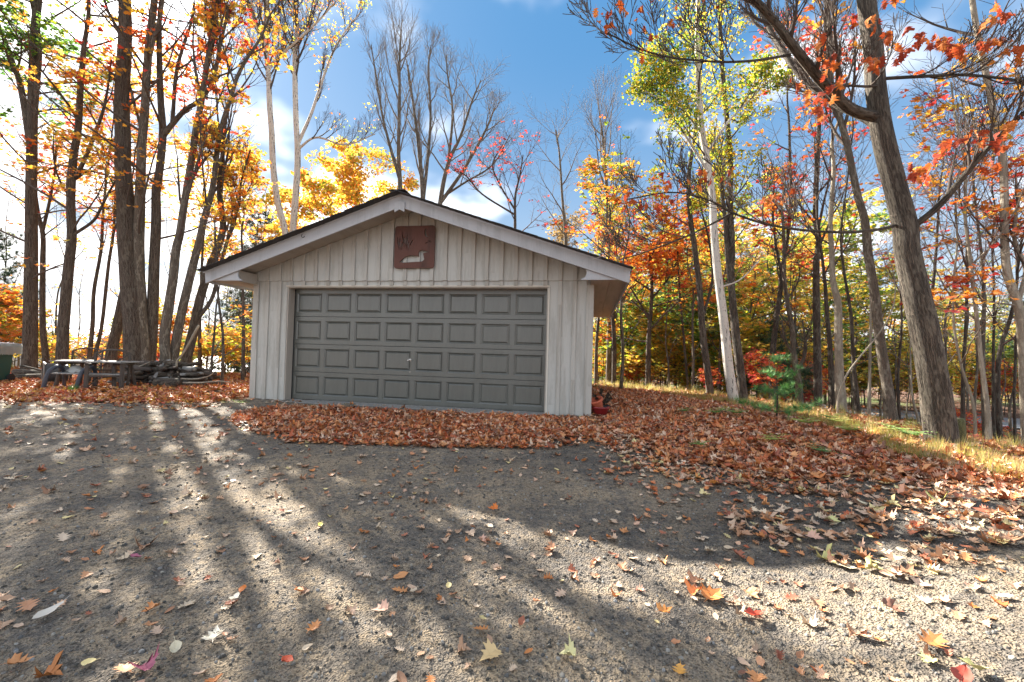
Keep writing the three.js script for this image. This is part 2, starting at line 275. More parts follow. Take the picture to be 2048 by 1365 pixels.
{
  const HW = 3.25, PL = 2.36, SL = 0.342, RH = 3.75, EX = 3.855, OV = 0.6, LEN = 6.7, rng = RNG(5);
  const roofY = (x) => RH - SL * Math.abs(x), under = (x) => roofY(x) - 0.13;
  const oL = -2.57, oR = 2.53, oT = 2.24;
  // carcass
  mesh('wall', merge([bx(HW - oR - 0.03, PL, 0.1, (HW + oR) / 2, PL / 2, -0.07, 0), bx(HW + oL - 0.03, PL, 0.1, -(HW - oL) / 2, PL / 2, -0.07, 0), bx(oR - oL + 0.03, PL - oT, 0.1, (oL + oR) / 2, (PL + oT) / 2, -0.07, 0),
    bx(0.12, PL - 0.02, LEN - 0.15, -HW + 0.07, PL / 2, -LEN / 2 - 0.02, 0), bx(0.12, PL - 0.02, LEN - 0.15, HW - 0.07, PL / 2, -LEN / 2 - 0.02, 0), bx(2 * HW - 0.1, PL, 0.1, 0, PL / 2, -LEN + 0.02, 0),
    extr([[-HW + 0.02, PL + 0.003], [HW - 0.02, PL + 0.003], [0, under(0) - 0.03]], 0.08, -0.1), extr([[-HW + 0.02, PL + 0.003], [HW - 0.02, PL + 0.003], [0, under(0) - 0.03]], 0.08, -LEN)]), M.siding, garage);
  // boards and battens, one by one
  const P = 0.26, BW = 0.07, seams = []; for (let k = 0; k < 26; k++) seams.push(-HW + P * (k + 0.0));
  for (let k = 0; k < 25; k++) {
    const a = seams[k], b = Math.min(seams[k + 1], HW), g = 0.0025, zf = rng() * 0.003;
    const pieces = []; // lower boards clipped by the door opening
    if (b <= oL || a >= oR) pieces.push([a, b, 0.03, PL]); else { if (a < oL) pieces.push([a, oL, 0.03, PL]); if (b > oR) pieces.push([oR, b, 0.03, PL]); pieces.push([Math.max(a, oL), Math.min(b, oR), oT + 0.002, PL]); }
    for (const [p, q, y0, y1] of pieces) if (q - p > 0.02) mesh('board', bx(q - p - 2 * g, y1 - y0, 0.022, (p + q) / 2, (y0 + y1) / 2, -0.01 + zf, 0.003), M.siding, garage);
    // gable board, proud of the lower siding
    const p = a + g, q = b - g, yA = Math.max(PL + 0.02, under(p)), yB = Math.max(PL + 0.02, under(q));
    if (yA > PL + 0.03 || yB > PL + 0.03) { const pts = [[p, PL - 0.02], [q, PL - 0.02], [q, yB]]; if (p < 0 && q > 0) pts.push([0, under(0)]); pts.push([p, yA]); mesh('board', extr(pts, 0.022, 0.006 + zf), M.siding, garage); }
  }
  for (let k = 0; k <= 25; k++) {
    let x = clamp(seams[k] ?? HW, -HW + BW / 2, HW - BW / 2) + (rng() - 0.5) * 0.012; if (k === 25) x = HW - BW / 2;
    if (x + BW / 2 < oL || x - BW / 2 > oR) mesh('batten', bx(BW, PL - 0.03, 0.03, x, PL / 2, 0.017, 0.004), M.batten, garage);
    else mesh('batten', bx(BW, PL - oT - 0.025, 0.03, x, (PL + oT) / 2, 0.017, 0.003), M.batten, garage);
    const y = Math.min(under(x - BW / 2), under(x + BW / 2)) - 0.004;
    if (y > PL + 0.06) mesh('batten', extr([[x - BW / 2, PL - 0.018], [x + BW / 2, PL - 0.018], [x + BW / 2, under(x + BW / 2) - 0.004], [x - BW / 2, under(x - BW / 2) - 0.004]], 0.026, 0.031, 0.003), M.batten, garage);
  }
  mesh('corner_board', bx(0.09, PL - 0.02, 0.028, -HW - 0.012, PL / 2 - 0.005, 0.02), M.batten, garage);
  mesh('corner_board', bx(0.09, PL + 0.0, 0.028, HW + 0.012, PL / 2 - 0.012, 0.02), M.batten, garage);
  mesh('corner_board', bx(0.028, PL - 0.02, 0.11, HW + 0.045, PL / 2 - 0.012, -0.055), M.batten, garage);
  // door opening trim: deep reveal, cream stop
  mesh('door_jamb', bx(0.025, oT, 0.26, oL + 0.012, oT / 2, -0.135), M.soffit, garage);
  mesh('door_jamb', bx(0.025, oT, 0.26, oR - 0.012, oT / 2, -0.135), M.soffit, garage);
  mesh('door_header', bx(oR - oL - 0.05, 0.03, 0.26, (oL + oR) / 2, oT - 0.015, -0.135), M.soffit, garage);
  mesh('door_casing', bx(0.03, oT - 0.02, 0.016, oR + 0.012, oT / 2 - 0.01, 0.012), M.cream, garage);
  mesh('door_casing', bx(oR - oL + 0.05, 0.028, 0.016, (oL + oR) / 2, oT + 0.006, 0.0125), M.cream, garage);
  // overhead door
  const dz = -0.2, dl = oL + 0.025, dr = oR - 0.025, dw = dr - dl, SH = 0.545, y0 = 0.035, slab = [], pw = dw / 8;
  for (let s = 0; s < 4; s++) {
    const yb = y0 + s * SH;
    slab.push(bx(dw, SH - 0.005, 0.03, (dl + dr) / 2, yb + SH / 2, dz - 0.032, 0.003));
    slab.push(bx(dw, 0.085, 0.02, (dl + dr) / 2, yb + 0.0455, dz - 0.008, 0.003), bx(dw, 0.085, 0.02, (dl + dr) / 2, yb + SH - 0.0455, dz - 0.008, 0.003));
    for (let k = 0; k <= 8; k++) slab.push(bx(k % 8 ? 0.095 : 0.0475, SH - 0.17, 0.02, dl + k * pw + (k === 0 ? 0.024 : k === 8 ? -0.024 : 0), yb + SH / 2, dz - 0.009, 0.003));
  }
  const door = mesh('garage_door', merge(slab), M.door, garage);
  const panel = (() => { // raised field with sloped margins
    const w = (pw - 0.095) / 2 - 0.002, h = (SH - 0.17) / 2 - 0.002, rings = [[w, h, 0.0052], [w - 0.024, h - 0.024, -0.013], [w - 0.03, h - 0.03, -0.013], [w - 0.054, h - 0.052, 0.004]], pos = [], idx = [];
    const g = new THREE.BufferGeometry(), V4 = (r) => [[-r[0], -r[1]], [r[0], -r[1]], [r[0], r[1]], [-r[0], r[1]]].map((p) => [...p, r[2]]);
    const quad = (a, b, c, d) => { const k = pos.length / 3; for (const p of [a, b, c, d]) pos.push(...p); idx.push(k, k + 1, k + 2, k, k + 2, k + 3); };
    for (let i = 0; i < 3; i++) { const A = V4(rings[i]), B = V4(rings[i + 1]); for (let k = 0; k < 4; k++) quad(A[k], A[(k + 1) % 4], B[(k + 1) % 4], B[k]); }
    quad(...V4(rings.at(-1)));
    g.setAttribute('position', new THREE.Float32BufferAttribute(pos, 3)); g.setIndex(idx); const n = g.toNonIndexed(); n.computeVertexNormals(); return planar(n);
  })();
  for (let s = 0; s < 4; s++) for (let k = 0; k < 8; k++) mesh('door_panel', panel, M.door, door).position.set(dl + (k + 0.5) * pw, y0 + (s + 0.5) * SH, dz - 0.004);
  { const h = merge([new THREE.CylinderGeometry(0.022, 0.026, 0.012, 12).rotateX(Math.PI / 2).translate(0, 0, 0.006), new THREE.CylinderGeometry(0.008, 0.008, 0.04, 8).rotateX(Math.PI / 2).translate(0, 0, 0.03), new RoundedBoxGeometry(0.075, 0.018, 0.014, 2, 0.006).rotateZ(0.35).translate(-0.005, 0, 0.05)]);
    mesh('handle', h, M.chrome, door).position.set(dl + 3.93 * pw, y0 + 1.55 * SH, dz + 0.002); }
  mesh('lock', new THREE.CylinderGeometry(0.008, 0.008, 0.01, 10).rotateX(Math.PI / 2), M.chrome, door).position.set(dl + 3.93 * pw, y0 + 1.13 * SH, dz + 0.004);
  mesh('bottom_seal', bx(dw, 0.035, 0.04, (dl + dr) / 2, 0.018, dz - 0.03, 0.008), M.black, door);
  mesh('side_seal', bx(0.018, oT - 0.05, 0.012, dl + 0.006, oT / 2, dz + 0.012, 0.003), M.black, door);
  // roof
  const deck = []; for (const s of [-1, 1]) deck.push(extr([[0, RH - 0.02], [s * (EX - 0.02), roofY(EX) - 0.02], [s * (EX - 0.02), roofY(EX) - 0.075], [0, RH - 0.075]], LEN + OV + 0.3 - 0.06, -LEN - 0.3));
  const roof = mesh('roof', merge(deck), M.soffit, garage), sh = [];
  for (const s of [-1, 1]) for (let k = 0; k < 29; k++) { // courses that step like laid shingles
    const a = EX + 0.03 - k * 0.134, b = Math.max(0, a - 0.2), t = Math.atan(SL), w = (a - b) / Math.cos(t), jz = (rng() - 0.5) * 0.025;
    const g = new THREE.BoxGeometry(w, 0.006 + rng() * 0.004, LEN + OV + 0.34 + jz); g.rotateZ(-s * (t - 0.022)); g.translate(s * (a + b) / 2, roofY((a + b) / 2) - 0.002, -LEN / 2 + OV / 2 + jz / 2); sh.push(planar(g));
  }
  sh.push(bx(0.3, 0.012, LEN + OV + 0.33, 0, RH + 0.008, (OV - LEN) / 2, 0.003));
  mesh('shingles', merge(sh), M.shingle, roof);
  // rake boards with scooped ends
  for (const s of [-1, 1]) {
    mesh('rake_board', extr([[s * EX, roofY(EX) - 0.025], [s * 0.0, RH - 0.025], [0, RH - 0.235], [s * (EX - 0.02), roofY(EX) - 0.225]], 0.03, OV - 0.03, 0.003), M.trim, garage);
    const scoop = [], cx = 3.1, cy = 2.385, R = 0.1; for (let k = 0; k <= 10; k++) { const t = -Math.PI / 2 + Math.PI * k / 10; scoop.push([s * (cx + R * Math.cos(t) * 0.85), cy + R * Math.sin(t) * 1.05]); }
    mesh('eave_return', extr([[s * (EX - 0.03), roofY(EX) - 0.18], [s * (EX - 0.04), 2.262], [s * cx, 2.262], ...scoop, [s * cx, roofY(cx) - 0.2]], 0.026, OV - 0.064, 0.003), M.trim, garage);
    mesh('drip_edge', extr([[s * (EX + 0.015), roofY(EX) + 0.0], [0, RH + 0.003], [0, RH - 0.034], [s * (EX + 0.015), roofY(EX) - 0.036]], 0.012, OV + 0.001), s > 0 ? M.flash : M.trim, garage);
    mesh('fascia', bx(0.024, 0.2, LEN + OV + 0.2, s * (EX - 0.012), roofY(EX) - 0.11, (OV - LEN - 0.27) / 2, 0.003), M.trim, garage);
    for (let k = 0; k < 2; k++) { const a = HW + 0.0 + k * 0.3, b = k ? EX - 0.026 : HW + 0.297; mesh('soffit_board', bx(b - a, 0.014, LEN + OV + 0.2 - 0.07, s * (a + b) / 2, 2.272 + k * 0.002, (OV - LEN - 0.33) / 2, 0.003), M.soffit, garage); }
    // sloping lining under the gable overhang
    mesh('gable_soffit', extr([[0, under(0)], [s * (EX - 0.05), under(EX - 0.05)], [s * (EX - 0.05), under(EX - 0.05) - 0.012], [0, under(0) - 0.012]], OV - 0.13, 0.062), M.soffit, garage);
    mesh('box_end', bx(0.02, 0.2, OV - 0.13, s * 3.2, 2.36, 0.31, 0.003), M.soffit, garage);
  }
  mesh('ridge_bracket', extr([[-0.095, RH - 0.16], [-0.09, RH - 0.325], [0, RH - 0.28], [0.09, RH - 0.325], [0.095, RH - 0.16], [0, RH - 0.12]], 0.02, OV + 0.002, 0.003), M.trim, garage);
  mesh('hook', new THREE.TorusGeometry(0.03, 0.005, 6, 12, 4.2).rotateZ(2).translate(-1.83, roofY(1.83) - 0.07, OV + 0.012), M.black, garage);
}
{ // plaque cut from sheet metal: reeds, crescent, floating bird
  const S = 0.78, H = S / 2, R = 0.055, out = []; for (const [cx, cy, a0] of [[H - R, -H + R, -90], [H - R, H - R, 0], [-H + R, H - R, 90], [-H + R, -H + R, 180]]) for (let k = 0; k <= 5; k++) { const t = (a0 + 18 * k) * Math.PI / 180; out.push([cx + R * Math.cos(t), cy + R * Math.sin(t)]); }
  const m = (px, py) => [(px - 705) / 1010 * S, (705 - py) / 1010 * S];
  const holes = [[[330, 1058], [400, 1000], [500, 935], [620, 905], [740, 912], [815, 935], [812, 880], [835, 800], [880, 778], [960, 798], [1065, 825], [960, 850], [925, 862], [945, 940], [960, 1000], [925, 1040], [880, 1052], [620, 1064], [420, 1075]],
    [[955, 290], [945, 350], [955, 420], [985, 465], [1040, 478], [1005, 440], [985, 390], [985, 330], [1000, 285]], [[975, 625], [1010, 600], [1035, 605], [1010, 628]], [[1060, 560], [1100, 575], [1115, 600], [1085, 590]]].map((h) => h.map((p) => m(...p)));
  const blade = (x0, y0, x1, y1, w) => { const dx = x1 - x0, dy = y1 - y0, l = Math.hypot(dx, dy), nx = -dy / l * w, ny = dx / l * w, mx = lerp(x0, x1, 0.6), my = lerp(y0, y1, 0.6); holes.push([[x0, y0], [mx + nx, my + ny], [x1, y1], [mx - nx, my - ny]].map((p) => m(...p))); };
  for (const b of [[318, 780, 262, 440], [335, 770, 330, 480], [365, 785, 405, 560], [460, 740, 380, 330], [485, 690, 450, 430], [505, 790, 515, 370], [545, 790, 550, 560], [575, 700, 670, 515]]) blade(...b, 15);
  const g = extr(out, 0.014, 0, 0.003, holes);
  const p = mesh('wall_plaque', g, M.rust); p.rotation.y = GT;
  const l = V(0.065, 2.95, 0.075).applyAxisAngle(V(0, 1, 0), GT); p.position.set(GP[0] + l.x, l.y, GP[2] + l.z);
  tag(p, 'square rust brown metal plaque with cut-out reeds and bird, hung in the garage gable', 'plaque');
}
{ const g = bx(5.3, 0.05, 0.5, 0, 0.008, 0.02, 0.01); const s = struct('concrete_apron', g, M.concrete); s.position.set(...GP); s.rotation.y = GT; }
const gl = (x, y, z) => V(x, y, z).applyAxisAngle(V(0, 1, 0), GT).add(V(...GP));

// ---------------------------------------------------------------- tubes and trees
class Tubes {
  constructor() { this.p = []; this.n = []; this.u = []; this.i = []; }
  add(pts, rad, sides, rough = 0, seed = 0) {
    const N = pts.length, T = []; for (let i = 0; i < N; i++) T.push(pts[Math.min(N - 1, i + 1)].clone().sub(pts[Math.max(0, i - 1)]).normalize());
    let a = Math.abs(T[0].y) < 0.9 ? V(0, 1, 0) : V(1, 0, 0); a.sub(T[0].clone().multiplyScalar(a.dot(T[0]))).normalize();
    const base = this.p.length / 3, circ = Math.max(1, Math.round(2 * Math.PI * rad[0] / 0.55)) * 0.55; let len = 0;
    for (let i = 0; i < N; i++) {
      if (i) { a.sub(T[i].clone().multiplyScalar(a.dot(T[i]))).normalize(); len += pts[i].distanceTo(pts[i - 1]); }
      const b = T[i].clone().cross(a);
      for (let k = 0; k <= sides; k++) {
        const t = k / sides * 2 * Math.PI, c = Math.cos(t), s = Math.sin(t), nx = a.x * c + b.x * s, ny = a.y * c + b.y * s, nz = a.z * c + b.z * s;
        const r = rad[i] * (rough ? 1 + rough * (n3(c * 1.6 + seed, len * 1.3, s * 1.6) + 0.6 * n3(c * 4 + seed, len * 2.5, s * 4)) : 1);
        this.p.push(pts[i].x + nx * r, pts[i].y + ny * r, pts[i].z + nz * r); this.n.push(nx, ny, nz); this.u.push(k / sides * circ, len + seed * 0.37);
      }
    }
    for (let i = 0; i < N - 1; i++) for (let k = 0; k < sides; k++) { const q = base + i * (sides + 1) + k; this.i.push(q, q + 1, q + sides + 1, q + 1, q + sides + 2, q + sides + 1); }
  }
  geo(smooth = false) {
    const g = new THREE.BufferGeometry(); g.setAttribute('position', new THREE.Float32BufferAttribute(this.p, 3)); g.setAttribute('normal', new THREE.Float32BufferAttribute(this.n, 3)); g.setAttribute('uv', new THREE.Float32BufferAttribute(this.u, 2)); g.setIndex(this.i);
    if (smooth) g.computeVertexNormals(); return g;
  }
}
const HALF = {
  maple: [[0, 0], [0.18, -0.05], [0.34, -0.02], [0.30, 0.08], [0.55, 0.12], [0.46, 0.24], [0.62, 0.40], [0.40, 0.38], [0.29, 0.42], [0.37, 0.64], [0.20, 0.60], [0.14, 0.72], [0, 1]],
  oak: [[0, 0], [0.07, 0.08], [0.28, 0.12], [0.12, 0.22], [0.38, 0.36], [0.13, 0.42], [0.40, 0.62], [0.15, 0.64], [0.27, 0.82], [0.09, 0.82], [0, 1]],
  oval: [[0, 0], [0.14, 0.1], [0.25, 0.28], [0.28, 0.46], [0.23, 0.68], [0.12, 0.87], [0, 1]],
};
function leafGeo(kind, seed, curl = 0.25, detail = true, stalk = true) {
  const r = RNG(seed), H = HALF[kind], pos = [], idx = [], cu = curl * (r() * 1.6 - 0.4), tw = curl * (r() - 0.5) * 1.2, fold = curl * (0.2 + 0.5 * r()), cv = curl * (r() - 0.35) * 1.3;
  const lift = (x, y) => fold * Math.abs(x) + cu * x * x * 2 + tw * x * (y - 0.4) * 1.6 + cv * (y - 0.45) ** 2 * 1.6 + (detail ? curl * 0.22 * n3(x * 5 + seed, y * 5, 0.5) : 0);
  const cols = detail ? [0, 0.55, 1] : [0, 1];
  for (const s of [-1, 1]) {
    const b = pos.length / 3, jit = detail ? 0.3 : 0, HH = H.map(([x, y], i) => i === 0 || i === H.length - 1 ? [x, y] : [x * (1 + jit * (r() - 0.55)), y + jit * 0.14 * (r() - 0.5)]);
    for (const [x, y] of HH) { const my = clamp(y, 0, 1) * 0.96; for (const c of cols) { const X = s * x * c, Y = lerp(my, y, c); pos.push(X, lift(X, Y), -Y + 0.45); } }
    const K = cols.length; for (let i = 0; i < H.length - 1; i++) for (let c = 0; c < K - 1; c++) { const a = b + i * K + c; const t = [a, a + 1, a + K, a + 1, a + K + 1, a + K]; if (s < 0) idx.push(...t); else idx.push(t[0], t[2], t[1], t[3], t[5], t[4]); }
  }
  if (stalk) { const b = pos.length / 3, w = 0.012; pos.push(-w, lift(0, 0), 0.45, w, lift(0, 0), 0.45, 0.05, 0.04 + lift(0, 0), 0.75, 0.07, 0.04 + lift(0, 0), 0.75); idx.push(b, b + 1, b + 2, b + 1, b + 3, b + 2); }
  const g = new THREE.BufferGeometry(); g.setAttribute('position', new THREE.Float32BufferAttribute(pos, 3)); g.setIndex(idx); g.computeVertexNormals(); return g;
}
function cluster(kind, seed, n, spread, flat) { // a spray of small leaves
  const r = RNG(seed), list = [];
  for (let i = 0; i < n; i++) {
    const g = leafGeo(kind, seed * 7 + i, 0.4, false, false), s = 0.75 + 0.5 * r();
    g.scale(s, s, s); g.rotateX((r() - 0.5) * (flat ? 0.9 : 2.6)); g.rotateZ((r() - 0.5) * (flat ? 0.9 : 2.6)); g.rotateY(r() * 6.28);
    g.translate((r() - 0.5) * spread, (r() - 0.5) * spread * (flat ? 0.35 : 1), (r() - 0.5) * spread); list.push(g);
  }
  return mergeGeometries(list);
}
const CL = { maple: cluster('maple', 3, 4, 3.2, true), mapleLoose: cluster('maple', 4, 4, 3.6, false), oval: cluster('oval', 5, 4, 3.8, false), one: leafGeo('maple', 9, 0.5, false, false) };

const rv = (r) => V(r() - 0.5, r() - 0.5, r() - 0.5).multiplyScalar(2);
function samplePath(pts, rad, t) { const k = clamp(t) * (pts.length - 1), i = Math.min(pts.length - 2, Math.floor(k)), f = k - i; return { p: pts[i].clone().lerp(pts[i + 1], f), r: lerp(rad[i], rad[i + 1], f), d: pts[i + 1].clone().sub(pts[i]).normalize() }; }
// style: per level n, angle (deg), length (m), up; leaves per twig
const STY = {
  bare: { n: [24, 8, 6], a: [32, 28, 32], l: [3.0, 1.25, 0.65], up: [0.2, 0.13, 0.08], t0: 0.3, r: [0.035, 0.014, 0.006], wig: 0.13 },
  wide: { n: [20, 8, 6], a: [46, 38, 40], l: [3.0, 1.3, 0.7], up: [0.12, 0.06, 0.04], t0: 0.25, r: [0.035, 0.014, 0.006], wig: 0.19 },
  vase: { n: [12, 9, 6], a: [26, 30, 32], l: [5.0, 1.7, 0.7], up: [0.14, 0.1, 0.06], t0: 0.12, r: [0.045, 0.015, 0.006], wig: 0.1 },
  maple: { n: [18, 6, 3], a: [64, 48, 45], l: [4.0, 1.4, 0.6], up: [0.03, 0.0, 0.0], t0: 0.22, r: [0.03, 0.013, 0.005], wig: 0.16 },
  sapling: { n: [12, 5, 3], a: [58, 45, 45], l: [1.3, 0.6, 0.35], up: [0.05, 0.02, 0], t0: 0.15, r: [0.012, 0.007, 0.004], wig: 0.18 },
  pole: { n: [11, 5, 4], a: [44, 42, 42], l: [2.0, 0.85, 0.45], up: [0.1, 0.06, 0.04], t0: 0.35, r: [0.02, 0.009, 0.005], wig: 0.16 },
};
function grow(T, tips, pts, rad, S, lvl, rng, t0) {
  const n = S.n[lvl]; let az = rng() * 6.28;
  for (let i = 0; i < n; i++) {
    const t = lerp(t0, 0.99, (i + rng() * 0.8) / n), q = samplePath(pts, rad, t); az += 2.4 + rng() * 0.7;
    let side = V(Math.cos(az), 0.15, Math.sin(az)); side.sub(q.d.clone().multiplyScalar(side.dot(q.d))).normalize();
    const an = (S.a[lvl] + (rng() - 0.5) * 26) * Math.PI / 180, d = q.d.clone().multiplyScalar(Math.cos(an)).addScaledVector(side, Math.sin(an));
    const L = S.l[lvl] * (1.08 - 0.62 * t) * (0.6 + 0.65 * rng()), segs = [6, 4, 3][lvl], r0 = Math.min(q.r * 0.62, S.r[lvl] * (0.8 + 0.5 * rng())), path = [q.p], rr = [r0];
    const dd = d.clone(); let p = q.p.clone();
    for (let s = 1; s <= segs; s++) { dd.addScaledVector(rv(rng), S.wig).normalize(); dd.y += S.up[lvl]; dd.normalize(); p = p.clone().addScaledVector(dd, L / segs); path.push(p); rr.push(Math.max(0.0035, r0 * (1 - 0.82 * s / segs))); }
    T.add(path, rr, [5, 4, 3][lvl]);
    if (lvl < 2) grow(T, tips, path, rr, S, lvl + 1, rng, 0.25); else tips.push(path);
  }
}
const PAL = {
  orange: [[0.80, 0.32, 0.04], [0.78, 0.25, 0.03], [0.82, 0.42, 0.06], [0.74, 0.18, 0.025]],
  red: [[0.62, 0.07, 0.04], [0.55, 0.05, 0.04], [0.70, 0.13, 0.04]],
  yellow: [[0.80, 0.58, 0.06], [0.80, 0.48, 0.05], [0.74, 0.62, 0.1]],
  ygreen: [[0.36, 0.42, 0.03], [0.52, 0.46, 0.035], [0.24, 0.33, 0.03]],
  green: [[0.11, 0.24, 0.04], [0.16, 0.31, 0.05], [0.07, 0.16, 0.03]],
  tan: [[0.32, 0.22, 0.09], [0.26, 0.17, 0.07]],
  gold: [[0.78, 0.46, 0.05], [0.74, 0.36, 0.045], [0.68, 0.50, 0.08]],
};
let treeSeed = 100;
// leaf spec: {n, geo, size, pal: (p, rng) => palette, keep: (p) => bool}
function makeTree({ name = 'maple_tree', label, cat = 'tree', group, trunk, P3, depth, w, ext = 5, bark = M.barkMaple, twig = M.twig, style = 'maple', limbs = [], leaves, mul = 1, t0, lean = 0, flare = 1.25, rough = 0.05, sides = 10, seed }) {
  const sd = seed ?? ++treeSeed, rng = RNG(sd * 977), S = STY[style], px = depth / FPX;
  let pts, rad;
  if (P3) { // a tree given by its foot, height and girth
    const b = at(P3.x, 700, P3.depth), g0 = terrain(b.x, b.z); pts = []; rad = []; trunk = []; ext = 0;
    for (let i = 0; i <= 6; i++) { const t = i / 6; trunk.push(0); pts.push(V(b.x + (rng() - 0.5) * 0.09 * P3.h * t, g0 - 0.1 + P3.h * t, b.z + (rng() - 0.5) * 0.09 * P3.h * t)); rad.push(lerp(P3.r, 0.008, t)); }
  } else { pts = trunk.map(([x, y], i) => at(x, y, depth + lean * i / (trunk.length - 1)));
  rad = trunk.map((_, i) => lerp(w[0], w[1], Math.pow(i / (trunk.length - 1), 0.85)) * px / 2); }
  const gy = terrain(pts[0].x, pts[0].z); // carry the foot down to the ground
  if (pts[0].y > gy - 0.05) { pts.unshift(V(pts[0].x + (pts[0].x - pts[1].x) * 0.15, gy - 0.12, pts[0].z)); rad.unshift(rad[0] * flare); } else rad[0] *= flare;
  const top = pts.at(-1).clone(), pd = top.clone().sub(pts.at(-2)).normalize().lerp(V(0, 1, 0), 0.3).normalize();
  const rT = rad.at(-1); if (ext) for (let k = 1; k <= 4; k++) { pts.push(top.clone().addScaledVector(pd, ext * k / 4).add(rv(rng).multiplyScalar(0.12 * ext / 4))); rad.push(lerp(rT, 0.012, k / 4)); }
  const cv = new THREE.CatmullRomCurve3(pts, false, 'centripetal'), N = Math.min(70, Math.max(12, Math.round(cv.getLength() / 0.25))), P = [], R = [];
  for (let i = 0; i <= N; i++) { const t = i / N; P.push(cv.getPoint(t)); const k = t * (rad.length - 1), a = Math.min(rad.length - 2, Math.floor(k)); R.push(Math.max(0.006, lerp(rad[a], rad[a + 1], k - a))); }
  const o = thing(name, label, cat, [P[0].x, gy, P[0].z], 0, group), off = V(-P[0].x, -gy, -P[0].z), mv = (l) => l.map((p) => p.clone().add(off));
  const TT = new Tubes(), TB = new Tubes(), tips = [];
  const LP = mv(P); TT.add(LP, R, sides, rough, sd % 50);
  grow(TB, tips, LP, R, mul === 1 ? S : { ...S, n: S.n.map((n, i) => i < 2 ? Math.max(2, Math.round(n * Math.sqrt(mul))) : n) }, 0, rng, t0 ?? S.t0);
  for (const L of limbs) { // limbs the photograph shows
    const lp = L.p.map(([x, y, dd = 0]) => at(x, y, depth + dd).add(off)), c2 = new THREE.CatmullRomCurve3(lp, false, 'centripetal'), n2 = 4 * lp.length, Q = [], q = [];
    for (let i = 0; i <= n2; i++) { Q.push(c2.getPoint(i / n2)); q.push(lerp(L.w[0], L.w[1], i / n2) * px / 2); }
    const TL = new Tubes(), BL = new Tubes(); TL.add(Q, q, 7, 0.05, sd % 31); const LS = STY[L.style ?? style];
    grow(BL, tips, Q, q, { ...LS, n: [Math.round((L.n ?? 9)), LS.n[1], LS.n[2]], l: LS.l.map((x) => x * (L.s ?? 0.5)) }, 0, rng, 0.25);
    const lm = mesh('limb', TL.geo(true), bark, o); mesh('branchwork', BL.geo(), twig, lm);
  }
  mesh('trunk', TT.geo(true), bark, o); mesh('branchwork', TB.geo(), twig, o);
  if (leaves) crown(o, tips, leaves, rng, off);
  return o;
}
function crown(o, tips, L, rng, off, name = 'crown') {
  const geo = CL[L.geo ?? 'maple'], out = [], tmp = new THREE.Object3D();
  let guard = 0;
  while (out.length < L.n && guard++ < L.n * 6) {
    const path = tips[Math.floor(rng() * tips.length)], q = path[Math.floor(rng() * path.length)], wp = q.clone().sub(off);
    if (L.keep && !L.keep(wp, rng)) continue;
    tmp.position.copy(q).add(rv(rng).multiplyScalar(0.1)); tmp.rotation.set((rng() - 0.5) * 0.5, rng() * 6.28, (rng() - 0.5) * 0.5);
    if (L.droop) tmp.rotation.x += L.droop * rng();
    const s = L.size * (0.7 + 0.6 * rng()); tmp.scale.set(s, s, s); tmp.updateMatrix();
    const pl = PAL[typeof L.pal === 'function' ? L.pal(wp, rng) : L.pal], c = pl[Math.floor(rng() * pl.length)], b = 0.75 + 0.45 * rng();
    out.push([tmp.matrix.clone(), C(c[0] * b, c[1] * b, c[2] * b)]);
  }
  const im = new THREE.InstancedMesh(geo, leafMat, out.length); out.forEach(([m, c], i) => { im.setMatrixAt(i, m); im.setColorAt(i, c); });
  im.name = name; im.userData.kind = 'stuff'; im.castShadow = im.receiveShadow = true; o.add(im);
}
const above = (h, a, b, band = 1) => (p, r) => (p.y + (r() - 0.5) * band * 2 > h ? a : b)(p, r);
const pickS = (...a) => (p, r) => a[Math.floor(r() * a.length)];
const needleMat = mat({ color: 0xffffff, roughness: 0.6 });

// -- maples on the yard side
makeTree({ label: 'tall two-tone maple beside the covered green bin, green leaves above and orange leaves below', cat: 'maple', trunk: [[58, 728], [60, 644], [61, 556], [62, 468], [62, 380], [63, 308], [66, 164], [70, 56], [79, -40]], depth: 13, w: [24, 13], ext: 5,
  limbs: [{ p: [[62, 305], [40, 170], [24, 120], [-6, 40]], w: [13, 5] }, { p: [[63, 300], [70, 200], [78, 90], [60, -10]], w: [12, 6] }],
  leaves: { n: 1150, size: 0.09, pal: above(5.9, pickS('green', 'green', 'green', 'ygreen'), pickS('orange', 'orange', 'gold', 'yellow'), 0.8), keep: (p, r) => p.y > 3 && p.y < 11.5 && (p.y > 5.6 || r() < 0.5) } });
makeTree({ label: 'slender maple with a low fork, standing between the bin and the picnic table', cat: 'maple', trunk: [[92, 726], [85, 658], [85, 526], [85, 468], [76, 430], [70, 390]], depth: 13.6, w: [11, 6], ext: 3, style: 'pole', limbs: [{ p: [[85, 460], [97, 409], [108, 350], [112, 290]], w: [6, 3] }],
  leaves: { n: 280, size: 0.09, pal: pickS('orange', 'red', 'gold'), keep: (p) => p.y > 2.6 } });
makeTree({ label: 'dark maple with layered orange foliage rising just behind the picnic table', cat: 'maple', trunk: [[123, 727], [126, 658], [136, 541], [143, 474], [141, 409], [147, 308], [155, 264], [160, 182], [164, 132], [167, 97], [176, 35]], depth: 12, w: [20, 7], ext: 4,
  limbs: [{ p: [[152, 355], [173, 308], [193, 258], [205, 223], [214, 182], [222, 120]], w: [8, 3] }, { p: [[149, 468], [187, 441], [202, 415], [220, 380], [250, 330]], w: [6, 3] }, { p: [[143, 440], [136, 390], [138, 340], [150, 290]], w: [9, 5], n: 4 }],
  leaves: { n: 560, size: 0.085, pal: above(9.5, pickS('orange', 'orange', 'red'), pickS('orange', 'orange', 'gold', 'yellow', 'gold'), 1), keep: (p, r) => p.y > 3.4 && p.y < 10.5 && (p.y < 8.6 || r() < 0.5) } });
